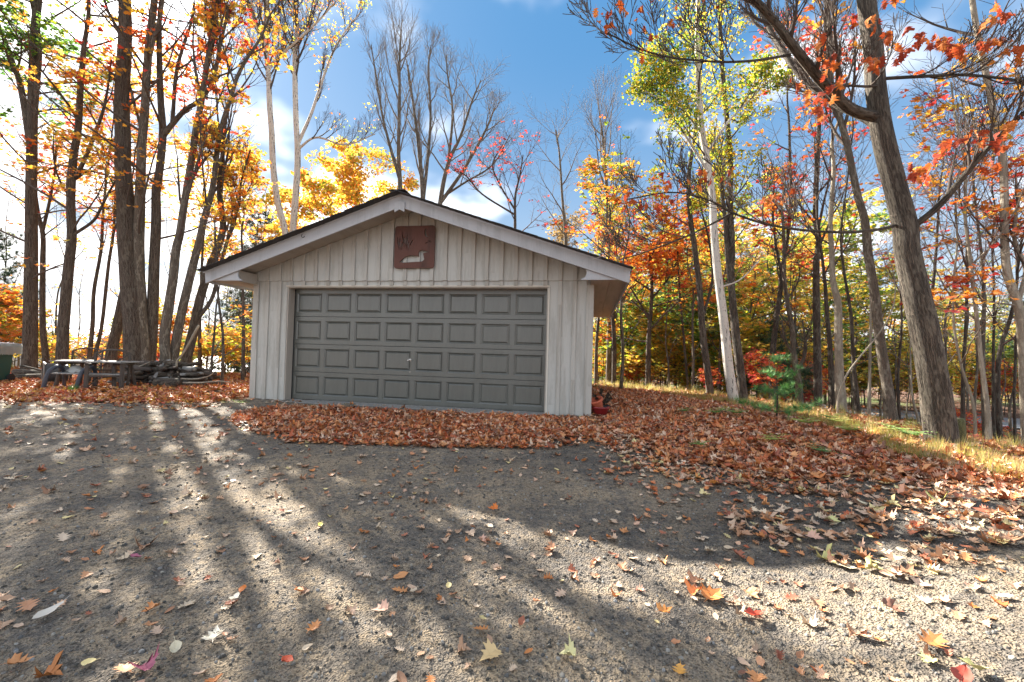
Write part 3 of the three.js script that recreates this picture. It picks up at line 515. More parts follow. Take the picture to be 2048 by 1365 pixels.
makeTree({ label: 'thin straight maple pole directly behind the arched chair back', cat: 'maple', trunk: [[179, 711], [185, 644], [187, 585], [202, 497], [205, 439], [212, 360]], depth: 14.2, w: [8, 4], ext: 3, style: 'pole', leaves: { n: 240, size: 0.09, pal: pickS('orange', 'red', 'orange') , keep: (p) => p.y > 1.6 } });
makeTree({ label: 'thin maple pole with a slight bend, one of the close pair behind the arched chair', cat: 'maple', trunk: [[190, 712], [202, 658], [217, 526], [226, 468], [230, 400]], depth: 14.4, w: [7, 4], ext: 3, style: 'pole', leaves: { n: 240, size: 0.09, pal: pickS('orange', 'gold', 'red'), keep: (p) => p.y > 1.6 } });
makeTree({ label: 'curved trunk leaning in behind the thickest maple of the yard', cat: 'maple', trunk: [[221, 719], [228, 680], [236, 640], [246, 591], [262, 530], [276, 440], [282, 330]], depth: 12.9, w: [20, 9], ext: 3, bark: M.barkMaple, style: 'pole', leaves: { n: 160, size: 0.1, pal: pickS('orange', 'gold'), keep: (p) => p.y > 4 } });
makeTree({ label: 'thickest maple of the yard, one straight dark trunk beside the firewood pile', cat: 'maple', trunk: [[268, 728], [265, 644], [258, 556], [252, 468], [249, 380], [246, 352], [245, 264], [243, 190], [248, 117], [250, 59], [249, 0]], depth: 12, w: [34, 21], ext: 7, mul: 0.3, flare: 1.35, sides: 14, limbs: [{ p: [[248, 90], [235, 60], [215, 20], [200, -30]], w: [8, 4] }],
  leaves: { n: 90, size: 0.1, pal: pickS('orange', 'gold'), keep: (p) => p.y > 9 } });
makeTree({ label: 'twin trunk maple behind the firewood pile, its mossy stem forking high up', cat: 'maple', trunk: [[288, 722], [281, 614], [277, 526], [278, 439], [280, 380], [281, 352], [283, 293], [289, 220], [293, 147], [299, 73], [308, 0]], depth: 12.1, w: [22, 12], ext: 6, mul: 0.3, bark: M.barkGrey, sides: 12, limbs: [{ p: [[281, 255], [264, 190], [255, 152], [248, 100]], w: [6, 3] }, { p: [[291, 200], [300, 110], [322, 20], [330, -30]], w: [9, 5] }],
  leaves: { n: 150, size: 0.1, pal: pickS('orange', 'gold', 'red'), keep: (p) => p.y > 6 && p.y < 10 } });
makeTree({ label: 'straight grey maple that forks into a wide Y, with red leaves in its top', cat: 'maple', trunk: [[299, 722], [305, 614], [308, 526], [312, 439], [312, 380], [317, 352], [325, 268], [321, 205], [319, 147], [318, 73], [320, 20]], depth: 12.3, w: [21, 8], ext: 5, mul: 0.3, bark: M.barkMaple, limbs: [{ p: [[326, 271], [344, 249], [370, 220], [399, 201], [418, 176], [440, 150]], w: [11, 5] }, { p: [[344, 249], [346, 220], [352, 146], [366, 92], [381, 48], [388, 5]], w: [8, 4], s: 0.7 }],
  leaves: { n: 240, size: 0.08, pal: pickS('red', 'red', 'orange'), keep: (p) => p.y > 6.5 && p.y < 12.5 } });
makeTree({ label: 'blotched maple trunk standing in the firewood pile, tipped toward the garage', cat: 'maple', trunk: [[331, 722], [329, 673], [337, 614], [346, 556], [352, 497], [359, 470], [366, 421], [381, 330], [392, 256], [403, 201], [414, 128], [427, 60], [436, 0]], depth: 11.6, w: [19, 8], ext: 4, bark: M.barkGrey, style: 'bare', mul: 0.12, limbs: [{ p: [[404, 200], [408, 146], [418, 84], [427, 11]], w: [6, 4] }, { p: [[412, 170], [425, 154], [440, 92], [458, 11]], w: [8, 5], s: 0.8 }, { p: [[372, 385], [395, 340], [420, 300]], w: [5, 2] }],
  leaves: { n: 260, size: 0.1, pal: pickS('yellow', 'gold', 'red'), keep: (p) => p.y > 4 } });
makeTree({ label: 'pale barked maple bending from the firewood pile toward the garage roof', cat: 'maple', trunk: [[346, 722], [361, 635], [378, 562], [393, 503], [399, 477], [410, 430], [422, 389], [429, 348], [436, 286], [447, 238], [462, 194], [473, 157], [491, 121], [509, 95]], depth: 11.8, w: [17, 5], ext: 2, bark: M.barkGrey, style: 'bare', mul: 0.16, leaves: { n: 200, size: 0.1, pal: pickS('yellow', 'gold', 'orange'), keep: (p) => p.y > 3 } });
makeTree({ label: 'brown leaning maple behind the eave of the garage, with scattered yellow leaves', cat: 'maple', trunk: [[372, 722], [387, 658], [399, 600], [419, 535], [437, 491], [446, 453], [441, 409], [438, 370], [443, 330], [447, 278], [452, 230]], depth: 12.2, w: [19, 6], ext: 2, bark: M.barkMaple, style: 'bare', mul: 0.16, limbs: [{ p: [[399, 632], [422, 600], [443, 521], [463, 453], [478, 409], [481, 370], [500, 300]], w: [8, 3] }],
  leaves: { n: 240, size: 0.09, pal: pickS('yellow', 'gold', 'orange'), keep: (p) => p.y > 2.5 && p.y < 6.5 } });
makeTree({ label: 'crooked dark sapling with vine-like twigs near the garage corner', cat: 'sapling', trunk: [[444, 760], [446, 673], [440, 629], [434, 570], [432, 520]], depth: 10.8, w: [6, 3], ext: 1, style: 'sapling', bark: M.barkDark });
makeTree({ label: 'thin dark stem next to the crooked sapling by the garage corner', cat: 'sapling', trunk: [[422, 738], [428, 670], [432, 614], [440, 560]], depth: 11.4, w: [5, 2], ext: 1, style: 'sapling', bark: M.barkDark });
makeTree({ label: 'straight brown pole tree seen under the eave close to the garage wall', cat: 'tree', trunk: [[485, 758], [487, 644], [485, 579], [484, 500]], depth: 12.4, w: [7, 4], ext: 2, style: 'sapling', bark: M.barkMaple, leaves: { n: 120, size: 0.09, pal: pickS('orange', 'gold'), keep: () => true } });
makeTree({ label: 'narrow pole tree behind the dead bent branch at the firewood pile', cat: 'tree', trunk: [[399, 728], [399, 644], [402, 560], [406, 480]], depth: 14, w: [7, 4], ext: 3, style: 'pole', leaves: { n: 300, size: 0.1, pal: pickS('gold', 'yellow') , keep: (p) => p.y > 3 } });
for (const [x, dp, h, pl, lab] of [[20, 14.8, 2.0, 'gold', 'low orange and gold maple shrub beside the covered green bin'], [85, 15.6, 0.7, 'yellow', 'yellow maple shrub glowing below the white roof'], [150, 15.2, 0.7, 'gold', 'short orange maple shrub behind the picnic table top'], [-25, 13.8, 2.6, 'orange', 'fiery orange maple shrub at the edge of the picture behind the bin'], [232, 15.6, 0.8, 'orange', 'bright orange young maple between the curved trunk and the thin poles'], [345, 16, 2.2, 'gold', 'gold young maple glimpsed between the leaning trunks of the firewood pile'], [452, 14.6, 1.2, 'gold', 'knee-high golden shrub at the foot of the yard beside the garage corner'], [492, 13.6, 1.2, 'yellow', 'small yellow shrub against the garage corner']])
  makeTree({ name: 'young_maple', label: lab, cat: 'shrub', P3: { x, depth: dp, h, r: 0.03 }, style: 'sapling', leaves: { n: Math.round(200 * h), size: 0.1, pal: pickS(pl, pl, 'orange', 'ygreen'), keep: () => true } });
// -- behind the garage
makeTree({ name: 'birch_tree', label: 'white barked birch behind the garage roof, the one with more lean', cat: 'birch', trunk: [[572, 480], [555, 404], [546, 334], [543, 264], [539, 211], [537, 158], [534, 123], [532, 70], [534, 0]], depth: 16, w: [13, 8], ext: 6, bark: M.birch, style: 'bare', mul: 1.5, t0: 0.42, limbs: [{ p: [[537, 135], [520, 70], [495, 7], [480, -40]], w: [7, 4] }, { p: [[536, 140], [555, 116], [594, 81], [636, 42], [667, 7]], w: [6, 3] }],
  leaves: { n: 480, size: 0.08, geo: 'oval', pal: pickS('gold', 'yellow', 'orange'), keep: (p, r) => p.y > 11.5 || (p.y > 6 && r() < 0.25) } });
makeTree({ name: 'birch_tree', label: 'white barked birch behind the garage roof with a long side limb toward the ridge', cat: 'birch', trunk: [[585, 470], [594, 351], [595, 299], [592, 246], [590, 176], [590, 105], [594, 53], [587, 0]], depth: 16.4, w: [13, 8], ext: 6, bark: M.birch, style: 'bare', mul: 1.5, t0: 0.42, limbs: [{ p: [[597, 285], [622, 228], [643, 165], [667, 102], [695, 56], [720, 25]], w: [7, 2] }, { p: [[594, 300], [630, 275], [690, 290], [750, 268]], w: [5, 2] }],
  leaves: { n: 480, size: 0.08, geo: 'oval', pal: pickS('ygreen', 'yellow', 'orange'), keep: (p, r) => p.y > 11.5 || (p.y > 6 && r() < 0.25) } });
for (const [x, dp, h, lab] of [[700, 24, 13.6, 'round crowned golden tree behind the roof slope next to the birches'], [745, 22, 11.3, 'shorter golden tree whose crown just tops the ridge of the garage'], [520, 22, 11.0, 'amber crowned tree rising behind the eave beside the leaning birch'], [640, 21, 10.6, 'loose yellow tree between the birches and the round golden crown']])
  makeTree({ name: 'golden_tree', label: lab, cat: 'tree', P3: { x, depth: dp, h, r: 0.09 }, style: 'maple', t0: 0.35, mul: 0.8, bark: M.barkDark, leaves: { n: 1350, size: 0.12, geo: 'mapleLoose', pal: pickS('gold', 'gold', 'yellow', 'orange', 'ygreen'), keep: () => true } });
makeTree({ label: 'tall bare tree directly behind the ridge, straight central leader', cat: 'bare tree', name: 'bare_tree', trunk: [[801, 400], [797, 311], [799, 201], [799, 128], [802, 60]], depth: 17.5, w: [10, 3], ext: 0, bark: M.barkGrey, twig: M.twigGrey, style: 'bare', mul: 0.54, t0: 0.3, limbs: [{ p: [[801, 366], [780, 293], [766, 238], [751, 147], [742, 90]], w: [7, 2], style: 'bare', s: 0.6, n: 9 }] });
makeTree({ label: 'bare tree with two upright stems just off the garage ridge', cat: 'bare tree', name: 'bare_tree', trunk: [[846, 410], [839, 311], [828, 220], [815, 130]], depth: 18, w: [10, 3], ext: 0, bark: M.barkGrey, twig: M.twigGrey, style: 'bare', mul: 0.36, t0: 0.3, limbs: [{ p: [[846, 400], [854, 330], [861, 238], [857, 130], [862, 90]], w: [8, 2], s: 0.6, n: 10 }] });
makeTree({ label: 'bare vase-shaped tree spreading out over the shingled slope', cat: 'bare tree', name: 'bare_tree', trunk: [[879, 418], [898, 322], [920, 275], [945, 200], [962, 160]], depth: 18.5, w: [10, 2], ext: 0, bark: M.barkGrey, twig: M.twigGrey, style: 'wide', mul: 0.42, t0: 0.3, limbs: [{ p: [[883, 403], [927, 340], [964, 275], [978, 245], [990, 215]], w: [8, 2], s: 0.65, n: 10 }, { p: [[896, 330], [905, 220], [895, 150], [892, 110]], w: [6, 2], s: 0.6, n: 9 }, { p: [[884, 395], [930, 365], [985, 330], [1020, 270]], w: [5, 2], s: 0.5, n: 7 }] });
makeTree({ label: 'small tree with a thin scatter of red leaves above the roof slope', cat: 'tree', trunk: [[1030, 455], [1031, 390], [1040, 350], [1046, 310]], depth: 16, w: [6, 2], ext: 0, style: 'pole', t0: 0.2, twig: M.twigRed, limbs: [{ p: [[1030, 420], [1000, 370], [985, 330], [1005, 290]], w: [4, 2], s: 0.8 }, { p: [[1030, 430], [960, 385], [930, 350], [905, 340]], w: [4, 2], s: 0.8 }], leaves: { n: 150, size: 0.065, pal: pickS('red'), keep: () => true } });
makeTree({ label: 'lone bare tree with a narrow top behind the lower roof slope', cat: 'bare tree', name: 'bare_tree', trunk: [[1132, 490], [1125, 400], [1118, 300], [1112, 260]], depth: 19, w: [7, 2], ext: 0, bark: M.barkGrey, twig: M.twigGrey, style: 'wide', mul: 0.33, t0: 0.25 });
makeTree({ label: 'slim bare topped tree, lower trunk wrapped in yellow-green leaves, beside the garage eave', cat: 'tree', trunk: [[1221, 530], [1213, 366], [1205, 270], [1198, 220]], depth: 17, w: [10, 2], ext: 0, bark: M.barkGrey, twig: M.twigGrey, style: 'bare', mul: 0.54, t0: 0.1, leaves: { n: 520, size: 0.08, geo: 'oval', pal: pickS('ygreen', 'yellow'), keep: (p) => p.y < 7.4 } });
makeTree({ name: 'larch_tree', label: 'rounded tan brown larch poking above the lower end of the roof', cat: 'larch', P3: { x: 1122, depth: 26, h: 9.6, r: 0.08 }, style: 'bare', t0: 0.3, leaves: { n: 900, size: 0.14, geo: 'oval', pal: () => 'tan', keep: () => true } });
// -- the woods beside the garage
makeTree({ label: 'slim dark trunk standing closest to the garage side wall', cat: 'tree', trunk: [[1228, 772], [1228, 670], [1225, 631], [1221, 560], [1216, 470]], depth: 15, w: [10, 6], ext: 2, bark: M.barkDark, style: 'pole', leaves: { n: 300, size: 0.1, pal: pickS('ygreen', 'yellow', 'orange'), keep: (p) => p.y > 2 } });
makeTree({ label: 'flaming orange maple a few paces from the garage eave', cat: 'maple', trunk: [[1296, 770], [1298, 670], [1304, 590], [1302, 520]], depth: 14.5, w: [12, 5], ext: 0.8, bark: M.barkDark, style: 'maple', mul: 1.3, limbs: [{ p: [[1299, 640], [1270, 590], [1240, 540]], w: [5, 2] }, { p: [[1302, 600], [1335, 560], [1360, 510]], w: [5, 2] }], leaves: { n: 1900, size: 0.095, pal: pickS('orange', 'orange', 'orange', 'gold', 'red'), keep: (p) => p.y > 1.1 && p.y < 6.1 } });
makeTree({ label: 'very thin dark pole between the orange maple and the white birch', cat: 'sapling', trunk: [[1376, 776], [1369, 690], [1361, 600], [1357, 540], [1354, 480]], depth: 14, w: [5, 3], ext: 2, style: 'sapling', bark: M.barkDark });
makeTree({ label: 'straight brown maple trunk standing just short of the white birch', cat: 'maple', trunk: [[1419, 772], [1406, 670], [1399, 573], [1389, 493], [1380, 428], [1378, 350], [1390, 270], [1400, 170], [1404, 60]], depth: 12, w: [14, 6], ext: 3, bark: M.barkMaple, style: 'pole', limbs: [{ p: [[1404, 640], [1425, 560], [1418, 480], [1400, 410]], w: [6, 3] }], leaves: { n: 900, size: 0.075, geo: 'oval', pal: pickS('ygreen', 'yellow', 'ygreen'), keep: (p) => p.y > 5.2 } });
makeTree({ name: 'birch_tree', label: 'white paper birch trunk rising from the leaf bank, yellow-green leaves aloft', cat: 'birch', trunk: [[1469, 808], [1457, 734], [1451, 670], [1441, 589], [1435, 541], [1428, 460], [1425, 396], [1415, 324], [1403, 255], [1398, 180], [1395, 90], [1397, 0]], depth: 9.6, w: [20, 9], ext: 2, bark: M.birch, style: 'pole', t0: 0.42, mul: 1.5, limbs: [{ p: [[1420, 350], [1370, 270], [1330, 210], [1290, 180]], w: [6, 2] }, { p: [[1412, 310], [1460, 240], [1510, 190], [1550, 150]], w: [6, 2] }, { p: [[1405, 270], [1350, 190], [1320, 120]], w: [5, 2] }, { p: [[1441, 575], [1480, 560], [1520, 520]], w: [4, 2], n: 4 }],
  leaves: { n: 2700, size: 0.066, geo: 'oval', pal: pickS('ygreen', 'ygreen', 'yellow', 'green'), keep: (p) => p.y > 4.3 } });
makeTree({ label: 'shaggy dark barked tree pressed against the white birch', cat: 'tree', trunk: [[1487, 798], [1476, 702], [1467, 622], [1462, 540], [1464, 509], [1460, 396], [1462, 330], [1456, 260], [1446, 150], [1440, 40]], depth: 10.3, w: [17, 8], ext: 3, bark: M.barkDark, rough: 0.14, style: 'pole', limbs: [{ p: [[1471, 650], [1457, 525], [1451, 444], [1444, 380], [1440, 300]], w: [11, 6] }], leaves: { n: 700, size: 0.07, geo: 'oval', pal: pickS('ygreen', 'yellow'), keep: (p) => p.y > 4.6 && p.y < 8.5 } });
makeTree({ label: 'dark maple forking into two at mid height, above the pine seedling', cat: 'maple', trunk: [[1545, 780], [1545, 714], [1553, 641], [1561, 582], [1564, 544], [1575, 480], [1582, 400], [1580, 300]], depth: 12, w: [12, 5], ext: 3, bark: M.barkDark, style: 'pole', limbs: [{ p: [[1563, 546], [1552, 490], [1546, 430], [1550, 350]], w: [6, 3] }, { p: [[1556, 615], [1585, 585], [1600, 550], [1595, 520]], w: [4, 2], n: 4 }], leaves: { n: 260, size: 0.09, pal: pickS('orange', 'red'), keep: (p) => p.y > 3 } });
makeTree({ label: 'crooked burled grey trunk beside the pine seedling', cat: 'tree', trunk: [[1599, 800], [1597, 760], [1588, 714], [1585, 656], [1576, 610], [1570, 568], [1568, 480]], depth: 11.6, w: [14, 6], ext: 2, bark: M.barkGrey, rough: 0.16, style: 'pole', limbs: [{ p: [[1590, 715], [1570, 680], [1564, 640]], w: [6, 3], n: 4 }, { p: [[1598, 740], [1612, 700], [1605, 640]], w: [7, 3], n: 4 }] });
makeTree({ label: 'thick knotted dark trunk midway between the white birch and the leaning big tree', cat: 'tree', trunk: [[1636, 815], [1635, 714], [1633, 597], [1633, 524], [1638, 480], [1632, 440], [1635, 324], [1640, 220], [1648, 120], [1652, 20]], depth: 11.4, w: [15, 6], ext: 3, bark: M.barkDark, rough: 0.12, style: 'bare', mul: 0.6, leaves: { n: 150, size: 0.08, pal: pickS('red', 'orange'), keep: (p) => p.y > 4 } });
makeTree({ label: 'grey trunk lit on one side with a kink at its middle', cat: 'tree', trunk: [[1684, 840], [1679, 744], [1677, 656], [1676, 603], [1667, 568], [1664, 509], [1661, 440], [1668, 340]], depth: 9.8, w: [17, 7], ext: 3, bark: M.barkPale, style: 'pole', leaves: { n: 90, size: 0.08, pal: pickS('red', 'orange'), keep: (p) => p.y > 4 } });
makeTree({ label: 'black narrow trunk half hidden behind the kinked grey one', cat: 'tree', trunk: [[1667, 836], [1660, 685], [1654, 626], [1650, 560], [1640, 480]], depth: 10.4, w: [10, 5], ext: 2, bark: M.barkDark, style: 'pole', mul: 0.6 });
makeTree({ label: 'thin dark tree with wandering stem beyond the kinked grey trunk', cat: 'tree', trunk: [[1719, 846], [1708, 729], [1702, 626], [1690, 553], [1682, 480], [1690, 400]], depth: 9.2, w: [8, 3], ext: 2, bark: M.barkDark, style: 'pole' });
makeTree({ label: 'smooth grey barked tree next to the leaning big tree, crown out of frame', cat: 'maple', trunk: [[1785, 860], [1775, 773], [1761, 685], [1749, 583], [1737, 509], [1730, 440], [1716, 393], [1692, 278], [1679, 231], [1662, 162], [1660, 69], [1655, 0]], depth: 8.6, w: [20, 8], ext: 4, bark: M.barkGrey, style: 'bare', mul: 0.8, t0: 0.45, leaves: { n: 120, size: 0.09, pal: pickS('red', 'orange'), keep: (p) => p.y > 5 } });
makeTree({ label: 'pale thin pole without branches near the smooth barked tree', cat: 'sapling', trunk: [[1738, 854], [1740, 744], [1742, 618], [1741, 560]], depth: 9, w: [6, 3], ext: 0.5, bark: M.barkPale, twig: M.twigPale, style: 'sapling', mul: 0.5, t0: 0.6 });
{ // the leaning big tree: limbs as seen, oak-like leaves hanging one by one
  const o = makeTree({ name: 'oak_tree', label: 'big leaning oak with mottled grey bark and hanging rust red leaves on the bank', cat: 'oak', trunk: [[1884, 892], [1871, 783], [1854, 682], [1830, 574], [1814, 497], [1813, 463], [1790, 370], [1767, 278], [1753, 185], [1746, 93], [1732, 0]], depth: 5.6, w: [52, 31], ext: 5, bark: M.barkOak, twig: M.twig, style: 'bare', mul: 0.5, t0: 0.72, flare: 1.5, sides: 32, rough: 0.085,
    limbs: [{ p: [[1760, 236], [1702, 218, -0.1], [1665, 185, -0.2], [1619, 134, -0.4], [1572, 74, -0.6], [1544, 37, -0.7], [1500, -10, -0.9]], w: [22, 12], s: 0.35, n: 8 }, { p: [[1762, 262], [1735, 240, 0.1], [1668, 205, 0.3], [1600, 150, 0.5], [1568, 102, 0.6], [1530, 42, 0.8], [1500, -20, 1]], w: [18, 9], s: 0.35, n: 8 },
      { p: [[1822, 458], [1878, 412, -0.2], [1933, 347, -0.4], [1980, 292, -0.6], [2048, 227, -0.9], [2120, 170, -1.2]], w: [13, 6], s: 0.32, n: 10 }, { p: [[1795, 451], [1748, 461, -0.2], [1679, 465, -0.4], [1586, 458, -0.6], [1517, 444, -0.8], [1466, 426, -0.9], [1424, 403, -1], [1350, 385, -1.1], [1250, 400, -1.2]], w: [6, 2], s: 0.3, n: 10 },
      { p: [[1752, 158], [1841, 153, -0.3], [1933, 150, -0.6], [2048, 162, -1]], w: [7, 4], s: 0.3, n: 9 }, { p: [[1580, 110, -0.5], [1500, 122, -0.8], [1424, 123, -1], [1303, 106, -1.3], [1211, 65, -1.5]], w: [5, 2], s: 0.3, n: 10 }, { p: [[1466, 426, -0.9], [1380, 470, -0.9], [1290, 505, -0.8], [1240, 520, -0.7]], w: [4, 1.5], s: 0.3, n: 5 }, { p: [[1765, 170], [1735, 173, -0.2], [1690, 172, -0.5], [1640, 190, -0.9]], w: [6, 3], s: 0.3, n: 5 }] });
  const rng = RNG(77), gs = [0, 1, 2, 3].map((k) => leafGeo('oak', 200 + k, 0.8)).concat([0, 1].map((k) => leafGeo('maple', 210 + k, 0.8)));
  const ms = [[0.50, 0.10, 0.02], [0.42, 0.07, 0.02], [0.55, 0.16, 0.03], [0.34, 0.05, 0.02], [0.60, 0.2, 0.05]].map((c) => new THREE.MeshPhysicalMaterial({ color: C(...c), roughness: 1, transmission: 0.5, thickness: 0, side: THREE.DoubleSide, specularIntensity: 0.4 }));
  const spots = [[1655, 111, 4], [1651, 79, 3], [1662, 135, 4], [1748, 60, 4], [1753, 125, 6], [1785, 18, 3], [1794, 111, 5], [1822, 58, 2], [1771, 83, 3], [1646, 190, 6], [1665, 171, 5], [1591, 176, 4], [1610, 190, 3], [1632, 236, 5], [1877, 93, 6], [1896, 106, 6], [1924, 106, 5], [1840, 86, 4], [2002, 28, 6], [1979, 74, 6], [1960, 90, 4], [2035, 116, 5], [1905, 287, 6], [1951, 273, 6], [1880, 300, 4], [2007, 287, 6], [1836, 347, 5], [1864, 340, 5], [1815, 342, 2], [1340, 370, 6], [1359, 380, 5], [1428, 361, 5], [1390, 365, 4], [1248, 407, 5], [1331, 412, 5], [1308, 398, 4], [1300, 420, 3], [1540, 412, 5], [1456, 352, 4], [1577, 398, 3], [1202, 32, 3], [1220, 35, 3], [1239, 23, 3], [1303, 74, 4], [1299, 106, 3], [1276, 46, 3], [1294, 15, 4], [1215, 72, 2], [1359, 21, 3], [1330, 60, 3], [1420, 15, 2], [1990, 330, 3], [2030, 250, 4]];
  const P0 = o.position;
  for (const [x, y, n] of spots) for (let k = 0; k < n; k++) {
    const dp = 5.6 - 0.6 - 0.9 * rng() - (x < 1500 ? 0.4 : 0), p = at(x + (rng() - 0.5) * 38, y + (rng() - 0.5) * 34, dp), l = mesh('leaf', gs[Math.floor(rng() * gs.length)], ms[Math.floor(rng() * ms.length)], o);
    l.position.copy(p).sub(P0); l.rotation.set(-0.9 - rng() * 1.3, rng() * 6.28, (rng() - 0.5) * 1.6, 'YXZ'); l.scale.setScalar(0.06 + 0.045 * rng() + (x > 1600 ? 0.028 : -0.015));
  }
  // mossy stump at its foot
  const TT = new Tubes(), b = at(1912, 905, 5.9), gy = terrain(b.x, b.z);
  TT.add([V(0, -0.1, 0), V(0.0, 0.1, 0), V(-0.01, 0.25, 0.01), V(-0.02, 0.36, 0.01), V(-0.02, 0.375, 0.01)], [0.13, 0.105, 0.1, 0.1, 0.005], 14, 0.12, 9);
  const st = thing('tree_stump', 'short mossy stump hugging the foot of the big leaning tree', 'stump', [b.x, gy, b.z]); mesh('trunk', TT.geo(true), M.barkMoss, st);
}
// -- thin trees at the edge beyond the big tree
const edge = [['whitish slender trunk beyond the big leaning tree, tallest of its thicket', [[1979, 901], [1975, 817], [1962, 716], [1952, 615], [1938, 497], [1930, 420]], 7.2, [10, 5], M.barkPale], ['dark slender stem between the big leaning tree and the whitish trunk', [[1927, 886], [1927, 750], [1933, 640], [1935, 530], [1932, 440]], 7.8, [7, 4], M.barkDark], ['wavy pale sapling beside the big leaning tree', [[1952, 886], [1948, 810], [1925, 740], [1908, 648], [1908, 564], [1915, 490]], 7.4, [6, 3], M.barkPale],
  ['dark tree with a sideways bend at the edge of the road', [[2000, 876], [1996, 780], [2001, 699], [2023, 632], [2035, 560]], 9.5, [10, 5], M.barkDark], ['straight black pole between the whitish trunk and the road', [[1989, 880], [1987, 750], [1989, 581], [1985, 480]], 9, [6, 3], M.barkDark], ['hair-thin dark sapling in front of the road', [[2031, 880], [2029, 780], [2036, 640], [2034, 560]], 8.8, [5, 3], M.barkDark], ['grey sapling crowded behind the whitish trunk', [[1972, 895], [1966, 700], [1969, 615], [1964, 514], [1954, 430]], 8.2, [9, 4], M.barkGrey],
  ['short leaning sapling below the big tree on the road side', [[1840, 850], [1826, 800], [1822, 740], [1822, 660]], 9.4, [5, 2], M.barkPale], ['dark stem beyond the smooth barked tree near the road', [[1800, 850], [1796, 760], [1804, 650], [1800, 540]], 11, [6, 3], M.barkDark], ['slim dark tree behind the big leaning trunk', [[1846, 850], [1850, 700], [1868, 560], [1876, 450]], 10.4, [8, 4], M.barkDark]];
for (const [label, trunk, depth, w, bark] of edge) makeTree({ name: 'slender_tree', label, cat: 'tree', trunk, depth, w, ext: 2.2, bark, twig: bark === M.barkPale ? M.twigPale : M.twigRed, style: 'pole', t0: 0.3, leaves: { n: 45, size: 0.08, pal: pickS('red', 'orange', 'gold'), keep: () => true } });
makeTree({ label: 'tree with a double bend at the very edge of the picture, whitish lower bark', cat: 'tree', trunk: [[2056, 880], [2050, 760], [2046, 682], [2038, 615], [2016, 550], [2010, 486], [2007, 324], [1989, 231], [1966, 116], [1952, 46], [1943, -20]], depth: 7, w: [18, 9], ext: 3, bark: M.barkPale, style: 'pole', limbs: [{ p: [[2038, 600], [2052, 540], [2030, 480], [2040, 380]], w: [9, 5] }, { p: [[2036, 612], [1985, 606], [1920, 618], [1870, 650]], w: [4, 2], n: 5 }], leaves: { n: 170, size: 0.085, pal: pickS('red', 'orange', 'orange'), keep: (p) => p.y > 2 && p.y < 5 } });
{ // long dead pole propped among the trunks
  const TT = new Tubes(), p = [[1676, 842], [1677, 796], [1693, 752], [1711, 726], [1752, 676], [1772, 647], [1790, 600], [1786, 540], [1772, 500]].map(([x, y]) => at(x, y, 8.3)), o = p[0].clone();
  const d = mesh('dead_sapling', (TT.add(new THREE.CatmullRomCurve3(p.map((q) => q.clone().sub(o))).getPoints(40), Array.from({ length: 41 }, (_, i) => 0.022 - 0.0004 * i), 7, 0.1, 3), TT.geo()), M.barkPale); d.position.copy(o);
  tag(d, 'bent grey dead sapling arching from the kinked trunk to the smooth barked tree', 'dead sapling');
}
// -- deeper woods: copies of a few kinds
const woods = [
  ['orange_maple', 'orange leaved maple standing in the dense woods beyond the bank', 'maple', 7.5, 0.09, 'maple', { n: 640, size: 0.125, pal: pickS('orange', 'orange', 'gold', 'yellow', 'ygreen') }],
  ['yellow_maple', 'yellow leaved maple standing in the dense woods beyond the bank', 'maple', 7, 0.08, 'maple', { n: 760, size: 0.125, pal: pickS('yellow', 'ygreen', 'yellow', 'green') }],
  ['leafy_tree', 'olive green leafy tree standing in the dense woods beyond the bank', 'tree', 8, 0.1, 'maple', { n: 950, size: 0.13, pal: pickS('ygreen', 'green', 'ygreen', 'yellow') }],
  ['green_bush', 'green leafy bush low down in the dense woods', 'bush', 3.4, 0.04, 'maple', { n: 900, size: 0.12, pal: pickS('green', 'green', 'ygreen') }],
  ['yellow_sapling', 'waist to head high yellow sapling in the understory of the woods', 'sapling', 2.6, 0.02, 'sapling', { n: 420, size: 0.1, pal: pickS('yellow', 'ygreen', 'gold') }],
  ['red_sapling', 'small red leaved sapling in the understory of the woods', 'sapling', 2.2, 0.02, 'sapling', { n: 300, size: 0.1, pal: pickS('red', 'orange', 'red') }],
  ['thin_tree', 'bare thin dark trunk far inside the dense woods', 'tree', 9, 0.06, 'pole', { n: 26, size: 0.1, pal: pickS('yellow', 'ygreen', 'orange') }],
].map(([name, label, cat, h, r, style, L], i) => { const o = makeTree({ name, label, cat, group: label.replace(/^(\S+)/, '$1').slice(0, 60), P3: { x: 1300, depth: 20, h, r }, style, t0: 0.2, mul: style === 'maple' ? 0.7 : 1, bark: i === 6 ? M.barkGrey : M.barkDark, leaves: { ...L, keep: () => true } }); o.userData.used = false; return o; });
const planted = [];
function plant(kind, px, depth, s = 1) {
  const src = woods[kind]; let o = src; if (src.userData.used) { o = src.clone(); o.name = numbered(src.name.replace(/_\d+$/, '')); scene.add(o); } src.userData.used = true;
  const p = at(px, 700, depth); o.position.set(p.x, terrain(p.x, p.z) - 0.05, p.z); o.rotation.y = depth * 7.1 + px; o.scale.setScalar(s); planted.push([kind, px, o]);
}
